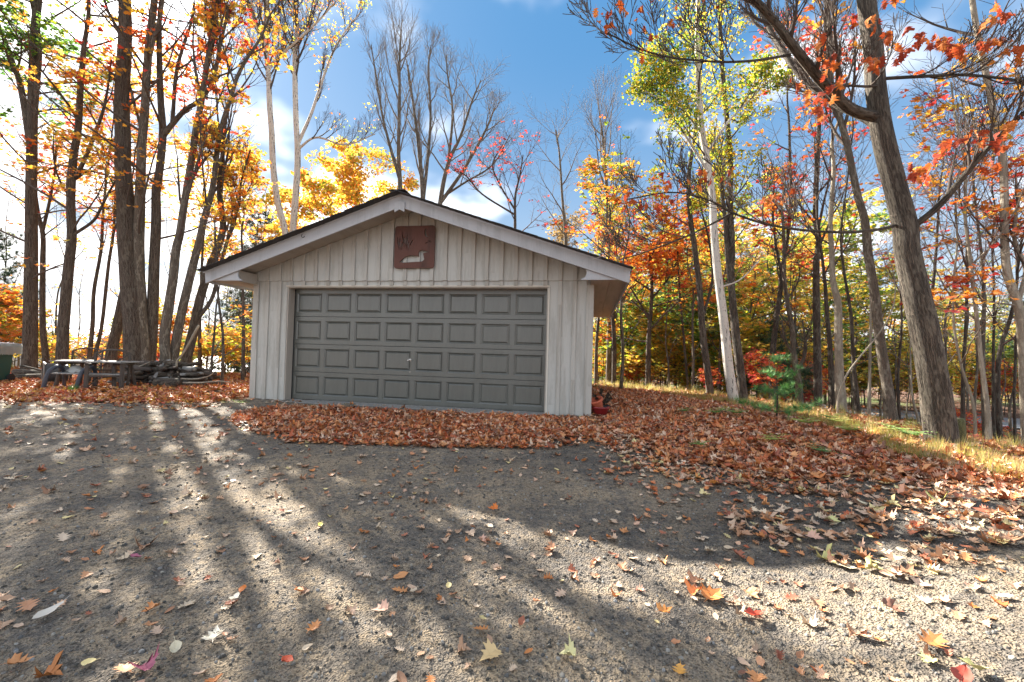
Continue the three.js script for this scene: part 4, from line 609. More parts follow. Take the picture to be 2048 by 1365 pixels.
{
  const r = RNG(41), put = (k, list) => { for (const [x, d, s] of list) plant(k, x, d, s); };
  put(0, [[1255, 18, 0.9], [1500, 15.5, 0.85], [1530, 19, 1], [1330, 24, 1.15], [1640, 28, 1.2], [1900, 25, 0.8], [1440, 27, 1.3], [1780, 28, 0.9], [1560, 31, 1.3], [1195, 21, 0.8]]);
  put(1, [[1360, 20, 1.1], [1590, 17, 1], [1690, 26, 1.1], [1480, 23, 1.25], [1790, 25, 1], [1215, 27, 1], [1860, 30, 1], [1650, 27, 1.25], [1975, 27, 0.75], [1410, 16.5, 0.8], [215, 44, 0.5], [440, 36, 0.6]]);
  put(2, [[1385, 26, 1.25], [1545, 25, 1.4], [1620, 24, 1.3], [1710, 24, 1.15], [1300, 30, 1.2], [1450, 33, 1.4], [1760, 34, 1.2], [1850, 36, 1.1], [1940, 37, 1], [2030, 34, 0.9], [1240, 34, 1.1], [20, 50, 0.7], [300, 46, 0.6], [485, 38, 0.75]]);
  put(3, [[1350, 16.5, 1], [1385, 18, 1.2], [1250, 22, 1], [1440, 19, 0.9], [1660, 27, 1], [1320, 21, 1.2], [1730, 27, 1], [1500, 22, 0.8], [2020, 25, 1], [470, 24, 0.7]]);
  for (let i = 0; i < 44; i++) { const x = 1190 + i * 20 + r() * 20; plant(4, x, x > 1600 ? 24 + 8 * r() : 13.5 + 9 * r(), 0.6 + 0.7 * r()); }
  put(4, [[30, 18, 0.9], [110, 19, 0.8], [255, 18, 0.9], [390, 19, 0.8], [470, 17, 0.7]]);
  put(5, [[1525, 11, 0.55], [1420, 12.6, 0.35], [1700, 27, 1.2], [1760, 26, 1.2], [1925, 9.5, 0.35], [1950, 25, 1], [2010, 24, 1.2], [1980, 10, 0.35], [1280, 17, 0.7], [1600, 15, 0.9], [1660, 26, 1], [1830, 25, 1.2]]);
  for (let i = 0; i < 46; i++) { const x = 1188 + 860 * Math.pow(i / 46, 1.35) + r() * 14; plant(6, x, 13 + 15 * r(), 0.5 + 0.6 * r()); }
  put(6, [[5, 17, 0.8], [36, 19, 0.7], [110, 18, 0.8], [160, 20, 0.7], [240, 17, 0.9], [330, 18, 0.8], [415, 17, 0.6], [455, 20, 0.7], [500, 18, 0.6]]);
}
{ // a label for each, by the trunks it is seen between
  const marks = [[-60, 'covered bin'], [58, 'two-tone maple'], [123, 'layered maple'], [267, 'thickest maple'], [331, 'blotched maple'], [372, 'leaning maple'], [505, 'garage'], [1228, 'dark trunk'], [1296, 'orange maple'], [1376, 'thin pole'], [1419, 'straight maple'], [1469, 'white birch'], [1545, 'forked maple'], [1599, 'burled trunk'], [1636, 'knotted trunk'], [1684, 'kinked trunk'], [1785, 'smooth tree'], [1868, 'leaning oak'], [1979, 'whitish trunk'], [2100, 'picture edge']];
  const short = ['orange woods maple', 'yellow woods maple', 'olive green woods tree', 'green woods bush', 'yellow sapling', 'red sapling', 'bare thin dark trunk'], ord = ['first', 'second', 'third', 'fourth', 'fifth', 'sixth', 'seventh', 'eighth', 'ninth', 'tenth', 'eleventh', 'twelfth'], cells = new Map();
  for (const [k, x, o] of planted) { let g = 0; while (g < marks.length - 2 && x > marks[g + 1][0]) g++; const key = k + ':' + g; if (!cells.has(key)) cells.set(key, []); cells.get(key).push([x, o]); }
  for (const [key, l] of cells) { const [k, g] = key.split(':').map(Number), A = marks[g][1], B = marks[g + 1][1]; l.sort((p, q) => p[0] - q[0]); l.forEach(([, o], i) => { o.userData.label = l.length === 1 ? `${short[k]}, only one between ${A} and ${B}` : `${short[k]} between ${A} and ${B}, ${ord[i]} from ${A}`; o.userData.group = short[k] + 's standing in the woods'; delete o.userData.used; }); }
}
{ // far wooded slopes that read as one mass
  const r = RNG(88), out = [], tmp = new THREE.Object3D(), cols = ['ygreen', 'green', 'gold', 'orange', 'ygreen', 'red', 'yellow'];
  for (let k = 0; k < 190; k++) {
    const x = -500 + 3100 * (k + r()) / 190, d = 55 + 45 * r(), c = at(x, 700, d), gy = terrain(c.x, c.z), h = (3.5 + 4.5 * r()) * (x < 1100 ? 0.5 : 1), w = 2.5 + 2 * r(), pl = PAL[cols[Math.floor(r() * cols.length)]];
    for (let i = 0; i < 75; i++) { const a = r() * 6.28, q = Math.sqrt(r()), yy = r(); tmp.position.set(c.x + Math.cos(a) * w * q * (1.1 - yy * 0.6), gy + 0.3 + h * yy, c.z + Math.sin(a) * w * q * (1.1 - yy * 0.6)); tmp.rotation.set(r() * 6, r() * 6, 0); tmp.scale.setScalar(0.34 + 0.3 * r()); tmp.updateMatrix(); const cc = pl[Math.floor(r() * pl.length)], b = 0.4 + 0.5 * r(); out.push([tmp.matrix.clone(), C(cc[0] * b, cc[1] * b, cc[2] * b)]); }
  }
  const im = new THREE.InstancedMesh(CL.mapleLoose, leafMat, out.length); out.forEach(([m, c], i) => { im.setMatrixAt(i, m); im.setColorAt(i, c); }); im.name = 'far_woods'; im.castShadow = im.receiveShadow = true; scene.add(im);
  tag(im, 'distant autumn woods as one band of colour behind everything', 'woods', null, 'stuff');
}
// -- pines
const tuftGeo = (() => { const r = RNG(12), pos = [], idx = []; for (let i = 0; i < 26; i++) { const d = V(r() - 0.5, r() * 0.9 - 0.1, r() - 0.5).normalize(), s = d.clone().cross(V(0.3, 1, 0.2)).normalize().multiplyScalar(0.022), k = pos.length / 3, L = 0.7 + 0.4 * r(); pos.push(-s.x, -s.y, -s.z, s.x, s.y, s.z, d.x * L, d.y * L - 0.08, d.z * L); idx.push(k, k + 1, k + 2); } const g = new THREE.BufferGeometry(); g.setAttribute('position', new THREE.Float32BufferAttribute(pos, 3)); g.setIndex(idx); g.computeVertexNormals(); return g; })();
function pine(name, label, cat, p, h, r, whorls, per, L, tuft, step, cols, t0 = 0.15) {
  const o = thing(name, label, cat, [p.x, p.y, p.z]), rng = RNG(Math.round(h * 1000 + p.x * 77)), T = new Tubes(), B = new Tubes(), out = [], tmp = new THREE.Object3D();
  T.add([V(0, -0.05, 0), V(0.01, h * 0.35, 0), V(-0.01 * h, h * 0.7, 0.01), V(0, h, 0)], [r, r * 0.75, r * 0.45, r * 0.12], 8, 0.05, 2);
  const put = (q) => { tmp.position.copy(q); tmp.rotation.set((rng() - 0.5) * 1.2, rng() * 6.28, (rng() - 0.5) * 1.2); tmp.scale.setScalar(tuft * (0.75 + 0.5 * rng())); tmp.updateMatrix(); const c = cols[Math.floor(rng() * cols.length)], b = 0.75 + 0.5 * rng(); out.push([tmp.matrix.clone(), C(c[0] * b, c[1] * b, c[2] * b)]); };
  for (let k = 0; k < whorls; k++) { const t = lerp(t0, 0.95, k / (whorls - 1)), y = t * h; for (let i = 0; i < per; i++) {
    const a = i / per * 6.28 + k * 0.7 + (rng() - 0.5) * 0.6, l = L * (1.1 - t * 0.8) * (0.7 + 0.5 * rng()), pts = []; for (let s = 0; s <= 4; s++) { const f = s / 4; pts.push(V(Math.cos(a) * l * f, y + l * (0.18 * f + 0.28 * f * f) * (0.4 + t), Math.sin(a) * l * f)); }
    B.add(pts, [r * 0.3, r * 0.26, r * 0.2, r * 0.14, r * 0.06], 4); const n = Math.max(3, Math.round(l / step)); for (let s = 1; s <= n; s++) { const q = samplePath(pts, [1, 1, 1, 1, 1], 0.25 + 0.75 * s / n).p; put(q.clone().add(rv(rng).multiplyScalar(tuft * 0.3))); if (l > 1) for (let z = 0; z < 2; z++) put(q.clone().add(rv(rng).multiplyScalar(l * 0.16))); }
  } }
  for (let s = 0; s < 5; s++) put(V(0, h * (0.97 + 0.01 * s), 0));
  mesh('trunk', T.geo(true), M.barkMaple, o); mesh('branchwork', B.geo(), M.twig, o);
  const im = new THREE.InstancedMesh(tuftGeo, needleMat, out.length); out.forEach(([m, c], i) => { im.setMatrixAt(i, m); im.setColorAt(i, c); }); im.name = 'needles'; im.userData.kind = 'stuff'; im.castShadow = im.receiveShadow = true; o.add(im);
}
{ const p = at(1553, 860, 6.9); p.y = terrain(p.x, p.z); pine('pine_seedling', 'knee-high bright green pine seedling on the leaf bank', 'pine seedling', p, 0.95, 0.014, 4, 5, 0.56, 0.12, 0.035, [[0.09, 0.25, 0.05], [0.17, 0.36, 0.09], [0.06, 0.18, 0.04], [0.12, 0.26, 0.08]], 0.14); }
for (const [x, d, h, lab] of [[1352, 24, 9.5, 'dark bluish pine rising behind the flaming orange maple'], [1545, 13.5, 2.6, 'thin ragged spruce behind the pine seedling'], [520, 26, 11, 'tall green pine behind the garage eave and the leaning birch'], [760, 30, 11, 'green pine mixed in behind the golden crowns at the ridge'], [478, 20, 4.4, 'soft green pine seen under the eave beside the garage wall'], [2035, 30, 7.5, 'green pine across the road at the edge of the picture'], [-20, 16, 5, 'dark green pine bough tree beyond the covered bin']]) { const p = at(x, 700, d); p.y = terrain(p.x, p.z); pine('pine_tree', lab, 'pine', p, h, 0.02 + 0.009 * h, Math.round(6 + h), 6, 0.8 + h * 0.17, 0.3, 0.16, [[0.03, 0.075, 0.03], [0.045, 0.1, 0.035], [0.03, 0.07, 0.045]], 0.2); }


// -- yard things beside the garage
const bar = (a, b, r0, r1 = r0, sides = 7, rough = 0, seed = 0) => { const T = new Tubes(); const m = a.clone().lerp(b, 0.5); T.add([a, a.clone().addScaledVector(b.clone().sub(a), 0.001), m, b.clone().addScaledVector(a.clone().sub(b), 0.001), b], [0.001, r0, (r0 + r1) / 2, r1, 0.001], sides, rough, seed); return T.geo(true); };
const curve = (pts, r0, r1, sides = 7, rough = 0, seed = 0, n = 6) => { const T = new Tubes(), c = new THREE.CatmullRomCurve3(pts, false, 'centripetal').getPoints(pts.length * n); T.add(c, c.map((_, i) => i === 0 || i === c.length - 1 ? 0.002 : lerp(r0, r1, i / (c.length - 1))), sides, rough, seed); return T.geo(true); };
function rusticChair(label, p, turn) {
  const o = thing('rustic_chair', label, 'chair', [p.x, terrain(p.x, p.z), p.z], turn, 'rustic wooden chairs at the garden table');
  for (const s of [-1, 1]) {
    mesh('front_leg', bar(V(s * 0.29, -0.02, 0.24), V(s * 0.29, 0.56, 0.22), 0.045, 0.04, 8, 0.1, s), M.darkWood, o);
    mesh('back_post', bar(V(s * 0.29, -0.02, -0.22), V(s * 0.3, 0.8, -0.3), 0.028, 0.022, 7, 0.1, s + 3), M.darkWood, o);
    mesh('armrest', bar(V(s * 0.29, 0.57, 0.27), V(s * 0.29, 0.54, -0.26), 0.026, 0.024, 7, 0.1, s + 5), M.darkWood, o);
  }
  for (let k = 0; k < 4; k++) mesh('seat_slat', bx(0.56, 0.022, 0.105, 0, 0.335, 0.185 - k * 0.117, 0.004), M.oldWood, o);
  mesh('top_rail', curve([V(-0.31, 0.79, -0.3), V(-0.16, 0.85, -0.31), V(0, 0.87, -0.315), V(0.16, 0.85, -0.31), V(0.31, 0.79, -0.3)], 0.02, 0.02), M.darkWood, o);
  mesh('back_brace', curve([V(-0.28, 0.78, -0.3), V(-0.1, 0.62, -0.285), V(0.1, 0.55, -0.27), V(0.28, 0.42, -0.26)], 0.012, 0.012), M.darkWood, o);
  mesh('back_brace', curve([V(0.28, 0.78, -0.3), V(0.1, 0.63, -0.3), V(-0.1, 0.55, -0.29), V(-0.28, 0.42, -0.27)], 0.012, 0.012), M.darkWood, o);
  mesh('lower_rail', bar(V(-0.29, 0.41, -0.26), V(0.29, 0.41, -0.26), 0.016), M.darkWood, o);
  mesh('seat_rail', bar(V(-0.29, 0.3, 0.23), V(0.29, 0.3, 0.23), 0.02), M.darkWood, o);
  mesh('strut', curve([V(-0.28, 0.06, 0.22), V(-0.1, 0.24, 0.2), V(0.1, 0.29, 0.2)], 0.012, 0.01), M.darkWood, o);
}
rusticChair('rustic twig chair with pale seat slats in front of the garden table', onGround(214, 779), 0.5);
rusticChair('rustic twig chair behind the garden table, only its arched back showing', at(160, 740, 10.9), 0.35);
{ // table
  const p = at(193, 760, 9.9), o = thing('garden_table', 'weathered grey garden table with thin plank top between the two rustic chairs', 'table', [p.x, terrain(p.x, p.z), p.z], 0.06);
  for (let k = 0; k < 5; k++) mesh('plank', bx(1.5, 0.028, 0.13, 0.005 * k, 0.6, -0.28 + 0.14 * k, 0.004), M.oldWood, o);
  for (const s of [-1, 1]) { mesh('crossbar', bx(0.05, 0.06, 0.62, s * 0.55, 0.555, 0, 0.004), M.darkWood, o); for (const z of [-0.24, 0.24]) mesh('leg', bar(V(s * 0.62, -0.02, z * 1.2), V(s * 0.54, 0.54, z), 0.04, 0.035, 8, 0.1, s + z), M.darkWood, o); }
}
{ // bench with a curved dark end
  const p = onGround(140, 779), o = thing('garden_bench', 'low bench with a curved dark end and thin grey seat slats, beside the table', 'bench', [p.x, terrain(p.x, p.z), p.z], 0.1);
  for (let k = 0; k < 3; k++) mesh('seat_slat', bx(0.72, 0.022, 0.1, 0.03, 0.345, -0.13 + k * 0.115, 0.004), M.oldWood, o);
  for (const s of [-1, 1]) mesh('bench_end', curve([V(s * 0.32 - 0.03, -0.02, 0.22), V(s * 0.32, 0.22, 0.2), V(s * 0.32 + 0.03, 0.42, 0.14), V(s * 0.32 + 0.07, 0.5, 0.0), V(s * 0.32 + 0.03, 0.36, -0.17), V(s * 0.32, -0.02, -0.24)], 0.042, 0.035), M.navy, o);
}
{ // netting heaped on the bench
  const p = onGround(148, 777), pos = [], idx = [], n = 16; for (let j = 0; j <= n; j++) for (let i = 0; i <= n; i++) { const u = i / n - 0.5, v = j / n - 0.5; pos.push(u * 0.42, 0.13 * Math.max(0, 1 - 5 * u * u - 4 * v * v) + 0.035 * n3(u * 9, v * 9, 1), v * 0.26); }
  for (let j = 0; j < n; j++) for (let i = 0; i < n; i++) { const a = j * (n + 1) + i; idx.push(a, a + n + 1, a + 1, a + 1, a + n + 1, a + n + 2); }
  const g = new THREE.BufferGeometry(); g.setAttribute('position', new THREE.Float32BufferAttribute(pos, 3)); g.setIndex(idx); g.computeVertexNormals();
  const m = mesh('garden_netting', g, M.net); m.position.set(p.x, terrain(p.x, p.z) + 0.37, p.z - 0.02); tag(m, 'crumpled grey white netting heaped on the low bench', 'netting');
}
{ // tub on its side
  const p = at(112, 748, 10.6), o = thing('plastic_tub', 'dark grey tub tipped over behind the low bench', 'tub', [p.x, terrain(p.x, p.z) + 0.25, p.z], -0.7);
  const pr = [[0.001, 0], [0.2, 0], [0.215, 0.03], [0.25, 0.4], [0.275, 0.4], [0.275, 0.43], [0.245, 0.43], [0.205, 0.04], [0.001, 0.03]].map((q) => new THREE.Vector2(...q));
  mesh('shell', new THREE.LatheGeometry(pr, 28).rotateX(Math.PI / 2).translate(0, 0, -0.2), M.tub, o); mesh('rim', new THREE.TorusGeometry(0.268, 0.018, 8, 28).translate(0, 0, 0.22), M.tubRim, o);
}
{ // covered bin
  const p = onGround(-34, 766), o = thing('storage_bin', 'dark green wheeled bin with a clear plastic sheet over its lid', 'bin', [p.x, terrain(p.x, p.z), p.z], 0.25);
  mesh('body', extr([[-0.27, 0.06], [0.27, 0.06], [0.34, 0.82], [-0.34, 0.82]], 0.6, -0.3, 0.02), M.binGreen, o); mesh('lid', new RoundedBoxGeometry(0.76, 0.06, 0.72, 3, 0.025).translate(0, 0.86, 0), M.binGreen, o);
  for (const s of [-1, 1]) mesh('wheel', new THREE.CylinderGeometry(0.1, 0.1, 0.05, 18).rotateZ(Math.PI / 2).translate(s * 0.3, 0.1, -0.3), M.black, o);
  const pos = [], idx = [], n = 22; for (let j = 0; j <= n; j++) for (let i = 0; i <= n; i++) { const u = i / n * 2 - 1, v = j / n * 2 - 1, e = Math.max(Math.abs(u), Math.abs(v)), over = Math.max(0, e - 0.72); pos.push(u * (0.72 > e ? 0.56 : 0.43 / e * 1.0 + 0.02 * n3(u * 6, v * 6, 4)) * 1.0, 0.93 + 0.05 * (1 - e) + 0.02 * n3(u * 4, v * 4, 2) - over * (0.9 + 0.25 * n3(u * 5, v * 5, 7)), v * (0.72 > e ? 0.54 : 0.41 / e + 0.02 * n3(u * 6, v * 6, 9))); }
  for (let j = 0; j < n; j++) for (let i = 0; i < n; i++) { const a = j * (n + 1) + i; idx.push(a, a + n + 1, a + 1, a + 1, a + n + 1, a + n + 2); }
  const g = new THREE.BufferGeometry(); g.setAttribute('position', new THREE.Float32BufferAttribute(pos, 3)); g.setIndex(idx); g.computeVertexNormals(); mesh('plastic_sheet', g, M.film, o);
}
for (const [x0, y0, x1, y1, dp, r, lab] of [[22, 757, 110, 753, 11.4, 0.1, 'long dark log on the ground beside the covered bin'], [30, 745, 92, 746, 11.9, 0.09, 'dark log lying on top behind the long one by the bin'], [42, 732, 98, 745, 11.2, 0.03, 'slanting bare pole propped on the dark logs by the bin']]) {
  const a = at(x0, y0, dp), b = at(x1, y1, dp - 0.2), m = mesh(r > 0.05 ? 'log' : 'wooden_pole', bar(V(0, 0, 0), b.clone().sub(a), r, r * 0.85, 10, 0.1, dp), M.barkDark); m.position.copy(a); tag(m, lab, r > 0.05 ? 'log' : 'pole');
}
{ // firewood
  const p = at(332, 764, 11.0), r = RNG(31), o = thing('firewood_pile', 'low untidy heap of split firewood and dark logs under the leaning maples', 'firewood pile', [p.x, terrain(p.x, p.z), p.z]);
  for (let k = 0; k < 130; k++) {
    const u = r() * 2 - 1, lay = Math.floor(r() * 5), x = u * 1.2 * (1 - lay * 0.13), y = 0.05 + lay * 0.112 + 0.04 * r(), z = (r() - 0.5) * 0.8 * (1 - lay * 0.15), L = 0.28 + 0.4 * r(), a = (r() - 0.5) * 1.3, e = (r() - 0.5) * 0.4, d = V(Math.cos(a), e, Math.sin(a)).multiplyScalar(L / 2), c = V(x, y, z), split = r() < 0.55;
    mesh('log', bar(c.clone().sub(d), c.clone().add(d), 0.035 + 0.035 * r(), 0.035 + 0.03 * r(), split ? 4 : 8, 0.15, k), [M.barkDark, M.barkMaple, M.oldWood, M.darkWood, M.barkDark][Math.floor(r() * 5)], o);
  }
}
{ const a = at(313, 761, 10.4), b = at(357, 761, 10.3), m = mesh('log', bar(V(0, 0, 0), b.clone().sub(a), 0.11, 0.105, 14, 0.06, 4), M.barkDark); m.position.copy(a); m.position.y = 0.1; tag(m, 'single thick log lying in front of the firewood heap', 'log'); }
{ const a = at(337, 720, 11.1), b = at(301, 764, 10.6), m = thing("weathered_board", 'grey weathered board leaning on the firewood heap', 'board', [a.x, a.y, a.z]), d = b.clone().sub(a), g = bx(d.length(), 0.022, 0.13, d.length() / 2, 0, 0, 0.003); const k = mesh('plank', g, M.oldWood, m); k.quaternion.setFromUnitVectors(V(1, 0, 0), d.normalize()); k.rotateX(1.1); }
for (const [pts, dp, r, lab] of [[[[398, 650], [390, 664], [376, 690], [362, 712], [353, 724], [355, 745], [359, 760]], 10.8, 0.032, 'bent barkless dead branch standing against the firewood heap'], [[[360, 758], [382, 759], [402, 757], [422, 750], [430, 738]], 10.6, 0.02, 'thin fallen branch on the leaves in front of the firewood heap'], [[[362, 766], [400, 766], [440, 763], [462, 765]], 10.4, 0.022, 'straight fallen branch on the leaves toward the garage corner'], [[[258, 742], [275, 735], [292, 728], [305, 722]], 10.9, 0.025, 'bare stick resting on the table end of the firewood heap']]) {
  const q = pts.map(([x, y]) => at(x, y, dp)), a = q[0].clone(), m = mesh('dead_branch', curve(q.map((v) => v.clone().sub(a)), r, r * 0.6, 7, 0.12, dp), M.barkPale); m.position.copy(a); tag(m, lab, 'branch');
}
// -- houses down the slope
function house(label, px, depth, w, d, wallTop, ridge, turn) {
  const p = at(px, 700, depth), gy = terrain(p.x, p.z), o = thing('white_house', label, 'house', [p.x, gy, p.z], turn), H = wallTop - gy, RR = ridge - gy;
  mesh('wall', merge([bx(w, H, 0.15, 0, H / 2, d / 2, 0), bx(w, H, 0.15, 0, H / 2, -d / 2, 0), extr([[-d / 2, 0], [d / 2, 0], [d / 2, H], [0, RR - 0.1], [-d / 2, H]], 0.15, -0.075).rotateY(Math.PI / 2).translate(w / 2 - 0.1, 0, 0), extr([[-d / 2, 0], [d / 2, 0], [d / 2, H], [0, RR - 0.1], [-d / 2, H]], 0.15, -0.075).rotateY(Math.PI / 2).translate(-w / 2 + 0.1, 0, 0)]), M.houseWall, o);
  const s = (RR - H) / (d / 2), roof = mesh('roof', merge([-1, 1].map((k) => extr([[0, RR], [k * (d / 2 + 0.35), H - 0.35 * s], [k * (d / 2 + 0.35), H - 0.35 * s + 0.12], [0, RR + 0.12]], w + 0.7, -w / 2 - 0.35).rotateY(Math.PI / 2))), M.whiteRoof, o);
  for (let k = 0; k < 9; k++) for (const q of [-1, 1]) { const g = new THREE.BoxGeometry(0.04, 0.03, Math.hypot(d / 2 + 0.3, (d / 2 + 0.3) * s)); g.rotateX(q * Math.atan(s)); g.translate(-w / 2 + k * w / 8, RR + 0.125 - s * (d / 4 + 0.15), q * (d / 4 + 0.15)); mesh('roof_seam', g, M.whiteRoof, roof); }
  for (const x of [-0.28, 0.25]) { const f = mesh('window', bx(0.9, Math.min(0.8, H * 0.45), 0.06, x * w, H * 0.6, d / 2 + 0.09, 0.01), M.cream, o); mesh('pane', bx(0.76, Math.min(0.66, H * 0.37), 0.03, x * w, H * 0.6, d / 2 + 0.115, 0), M.pane, f); }
}
house('white roofed house half hidden behind the tall maples', 150, 22.5, 3.7, 4.6, 0.55, 1.7, 0.12);
house('low white roofed shed glimpsed between the firewood heap and the garage', 462, 22, 2.1, 3, -0.25, 0.3, 0.1);
// -- flower pots by the garage corner
{
  const pot = (r0, r1, h, t) => new THREE.LatheGeometry([[0.001, 0], [r0, 0], [r1 - 0.01, h - 0.035], [r1 + 0.008, h - 0.033], [r1 + 0.01, h], [r1 - t, h], [r1 - t - 0.006, h - 0.03], [r0 - t, t], [0.001, t]].map((q) => new THREE.Vector2(...q)), 32);
  const p = onGround(1200, 836), a = mesh('flower_pot', pot(0.095, 0.15, 0.2, 0.012), M.potRed); a.position.set(p.x, terrain(p.x, p.z) - 0.005, p.z); tag(a, 'dark red flower pot standing by the garage corner', 'flower pot');
  const b = mesh('flower_pot', pot(0.075, 0.115, 0.2, 0.01), M.terracotta); b.position.set(p.x - 0.015, p.y + 0.135, p.z - 0.01); b.rotation.set(0.25, 0, 0.38); tag(b, 'orange terracotta flower pot tilted inside the dark red pot', 'flower pot');
  const q = gl(3.5, 0, -0.3), rng = RNG(8), o = thing('potted_plant', 'withered dark plant against the garage wall behind the red pots', 'plant', [q.x, 0, q.z]), T = new Tubes(), out = [];
  mesh('pot', pot(0.09, 0.13, 0.2, 0.012), M.black, o);
  for (let k = 0; k < 16; k++) { const A = rng() * 6.28, e = 0.12 + 0.16 * rng(), pts = [V(0, 0.16, 0), V(Math.cos(A) * e * 0.4, 0.28, Math.sin(A) * e * 0.4), V(Math.cos(A) * e, 0.3 + 0.2 * rng(), Math.sin(A) * e)]; T.add(pts, [0.005, 0.004, 0.003], 4); for (let j = 0; j < 6; j++) { const g = CL.one.clone(), s = 0.05 + 0.03 * rng(); g.scale(s, s, s); g.rotateX(rng() * 2); g.rotateY(rng() * 6); const c = samplePath(pts, [1, 1, 1], 0.35 + 0.65 * rng()).p; g.translate(c.x, c.y, c.z); out.push(g); } }
  mesh('stem', T.geo(), M.twig, o); mesh('foliage', mergeGeometries(out), M.deadLeaf, o);
}


// -- fallen leaves: the largest in view one by one on the drive, the rest as one litter
{
  const r = RNG(4242), kinds = [];
  for (let k = 0; k < 4; k++) kinds.push(leafGeo('maple', 300 + k, [0.3, 0.5, 0.7, 0.42][k])); for (let k = 0; k < 3; k++) kinds.push(leafGeo('oak', 320 + k, [0.3, 0.48, 0.65][k])); for (let k = 0; k < 3; k++) kinds.push(leafGeo('oval', 340 + k, [0.4, 0.6, 0.85][k]));
  const dry = [[0.56, 0.43, 0.31], [0.52, 0.36, 0.25], [0.46, 0.28, 0.17], [0.58, 0.45, 0.31], [0.5, 0.34, 0.23], [0.40, 0.18, 0.085], [0.5, 0.18, 0.045], [0.58, 0.47, 0.22], [0.3, 0.16, 0.09], [0.36, 0.12, 0.06], [0.5, 0.3, 0.2], [0.44, 0.22, 0.11]];
  const bank = [[0.5, 0.15, 0.05], [0.55, 0.2, 0.06], [0.58, 0.27, 0.11], [0.44, 0.11, 0.04], [0.58, 0.35, 0.22], [0.48, 0.14, 0.04], [0.62, 0.44, 0.31], [0.28, 0.085, 0.045], [0.54, 0.28, 0.17], [0.5, 0.22, 0.09], [0.2, 0.09, 0.055]];
  const yard = [[0.46, 0.12, 0.03], [0.52, 0.18, 0.035], [0.38, 0.08, 0.04], [0.5, 0.24, 0.1], [0.42, 0.15, 0.07], [0.58, 0.3, 0.05], [0.5, 0.3, 0.17]];
  const band = poly([[455, 836], [540, 824], [640, 822], [900, 834], [1100, 842], [1182, 848], [1205, 872], [1000, 888], [800, 889], [640, 884], [520, 856]].map(([x, y]) => { const p = onGround(x, y, -0.02); return [p.x, p.z]; }));
  const drift = poly([[1440, 1065], [1640, 1085], [1850, 1110], [2060, 1150], [2060, 1300], [1850, 1250], [1640, 1180], [1470, 1110]].map(([x, y]) => { const p = onGround(x, y, -0.3); return [p.x, p.z]; }));
  const gbox = (x, z) => { const q = V(x - GP[0], 0, z - GP[2]).applyAxisAngle(V(0, 1, 0), -GT); return Math.abs(q.x) < 3.27 && q.z < 0.07 && q.z > -6.8; };
  const all = [], eye2 = (x, y, z) => Math.hypot(x - EYE.x, y - EYE.y, z - EYE.z);
  const add = (x, z, pal, size, tilt, h, k) => { const y = (inDrive(x, z) ? driveH(x, z) : terrain(x, z)) + h; const s = size * (0.7 + 0.6 * r()), c = pal[Math.floor(r() * pal.length)], b = 0.75 + 0.45 * r(); all.push({ x, y, z, s, k: k ?? Math.floor(r() * kinds.length), rx: (r() - 0.5) * tilt, ry: r() * 6.28, rz: (r() - 0.5) * tilt, c: [c[0] * b, c[1] * b, c[2] * b], drive: inDrive(x, z), app: s / eye2(x, y, z) }); };
  const fill = (x0, x1, z0, z1, n, test) => { for (let i = 0; i < n; i++) { const x = lerp(x0, x1, r()), z = lerp(z0, z1, r()); if (!gbox(x, z)) test(x, z); } };
  const J = (x, z) => [x + 0.35 * n3(x * 1.7, 3, z * 1.7), z + 0.35 * n3(x * 1.7, 13, z * 1.7)];
  fill(-6, 2, -9.2, -5.2, 32000, (x, z) => { const a = x + 0.14 * n3(x * 2.2, 3, z * 2.2), b = z + 0.14 * n3(x * 2.2, 13, z * 2.2); if (band(a, b) || (band(x - 0.1, z - 0.3) && r() < 0.3)) add(x, z, bank, 0.05 + 0.045 * r(), 0.85, 0.008 + 0.03 * r()); });
  fill(1.0, 6.6, -14.5, -1.2, 60000, (x, z) => { const [a, b] = J(x, z); if (!inDrive(a, b)) add(x, z, x > crestX(z) - 0.7 && r() < 0.6 ? yard : bank, 0.055 + 0.05 * r(), 0.95, 0.008 + 0.045 * r()); else if (r() < 0.55 * Math.exp(-Math.max(0, (a - 0.2) < 0 ? 9 : 0)) * (inDrive(x + 0.5, z - 0.3) ? (inDrive(x + 1.0, z - 0.6) ? 0.05 : 0.22) : 1)) add(x, z, r() < 0.5 ? bank : dry, 0.05 + 0.03 * r(), 0.6, 0.008 + 0.02 * r()); });
  fill(6, 22, -26, -3, 9000, (x, z) => add(x, z, yard, 0.12, 1, 0.02 + 0.05 * r()));
  fill(1, 9, -26, -14, 5000, (x, z) => add(x, z, yard, 0.12, 1, 0.02 + 0.05 * r()));
  fill(-17, -4.9, -15.5, -6.9, 34000, (x, z) => { const [a, b] = J(x, z); if (!inDrive(a, b)) { if (fbm3(x * 0.9, 4, z * 0.9, 3) < 0.22) add(x, z, yard, 0.055 + 0.045 * r(), 1, 0.008 + 0.04 * r()); } else if (r() < 0.13) add(x, z, r() < 0.5 ? yard : dry, 0.085, 0.5, 0.01); });
  fill(-26, -3, -34, -15.5, 7000, (x, z) => add(x, z, yard, 0.13, 1, 0.02 + 0.05 * r()));
  fill(-13, 6, -8.6, 0.5, 8200, (x, z) => { if (inDrive(x, z) && r() < 0.7 + 1.1 * n3(x * 0.9, 5, z * 0.9)) add(x, z, dry, 0.042 + 0.055 * r() * r(), 0.65, 0.008); });
  fill(0.5, 7, -4.5, -0.8, 19000, (x, z) => { const [a, b] = J(x, z); if (inDrive(x, z) && drift(a, b) && r() < 0.3) add(x, z, dry, 0.05 + 0.035 * r(), 0.7, 0.012 + 0.02 * r()); });
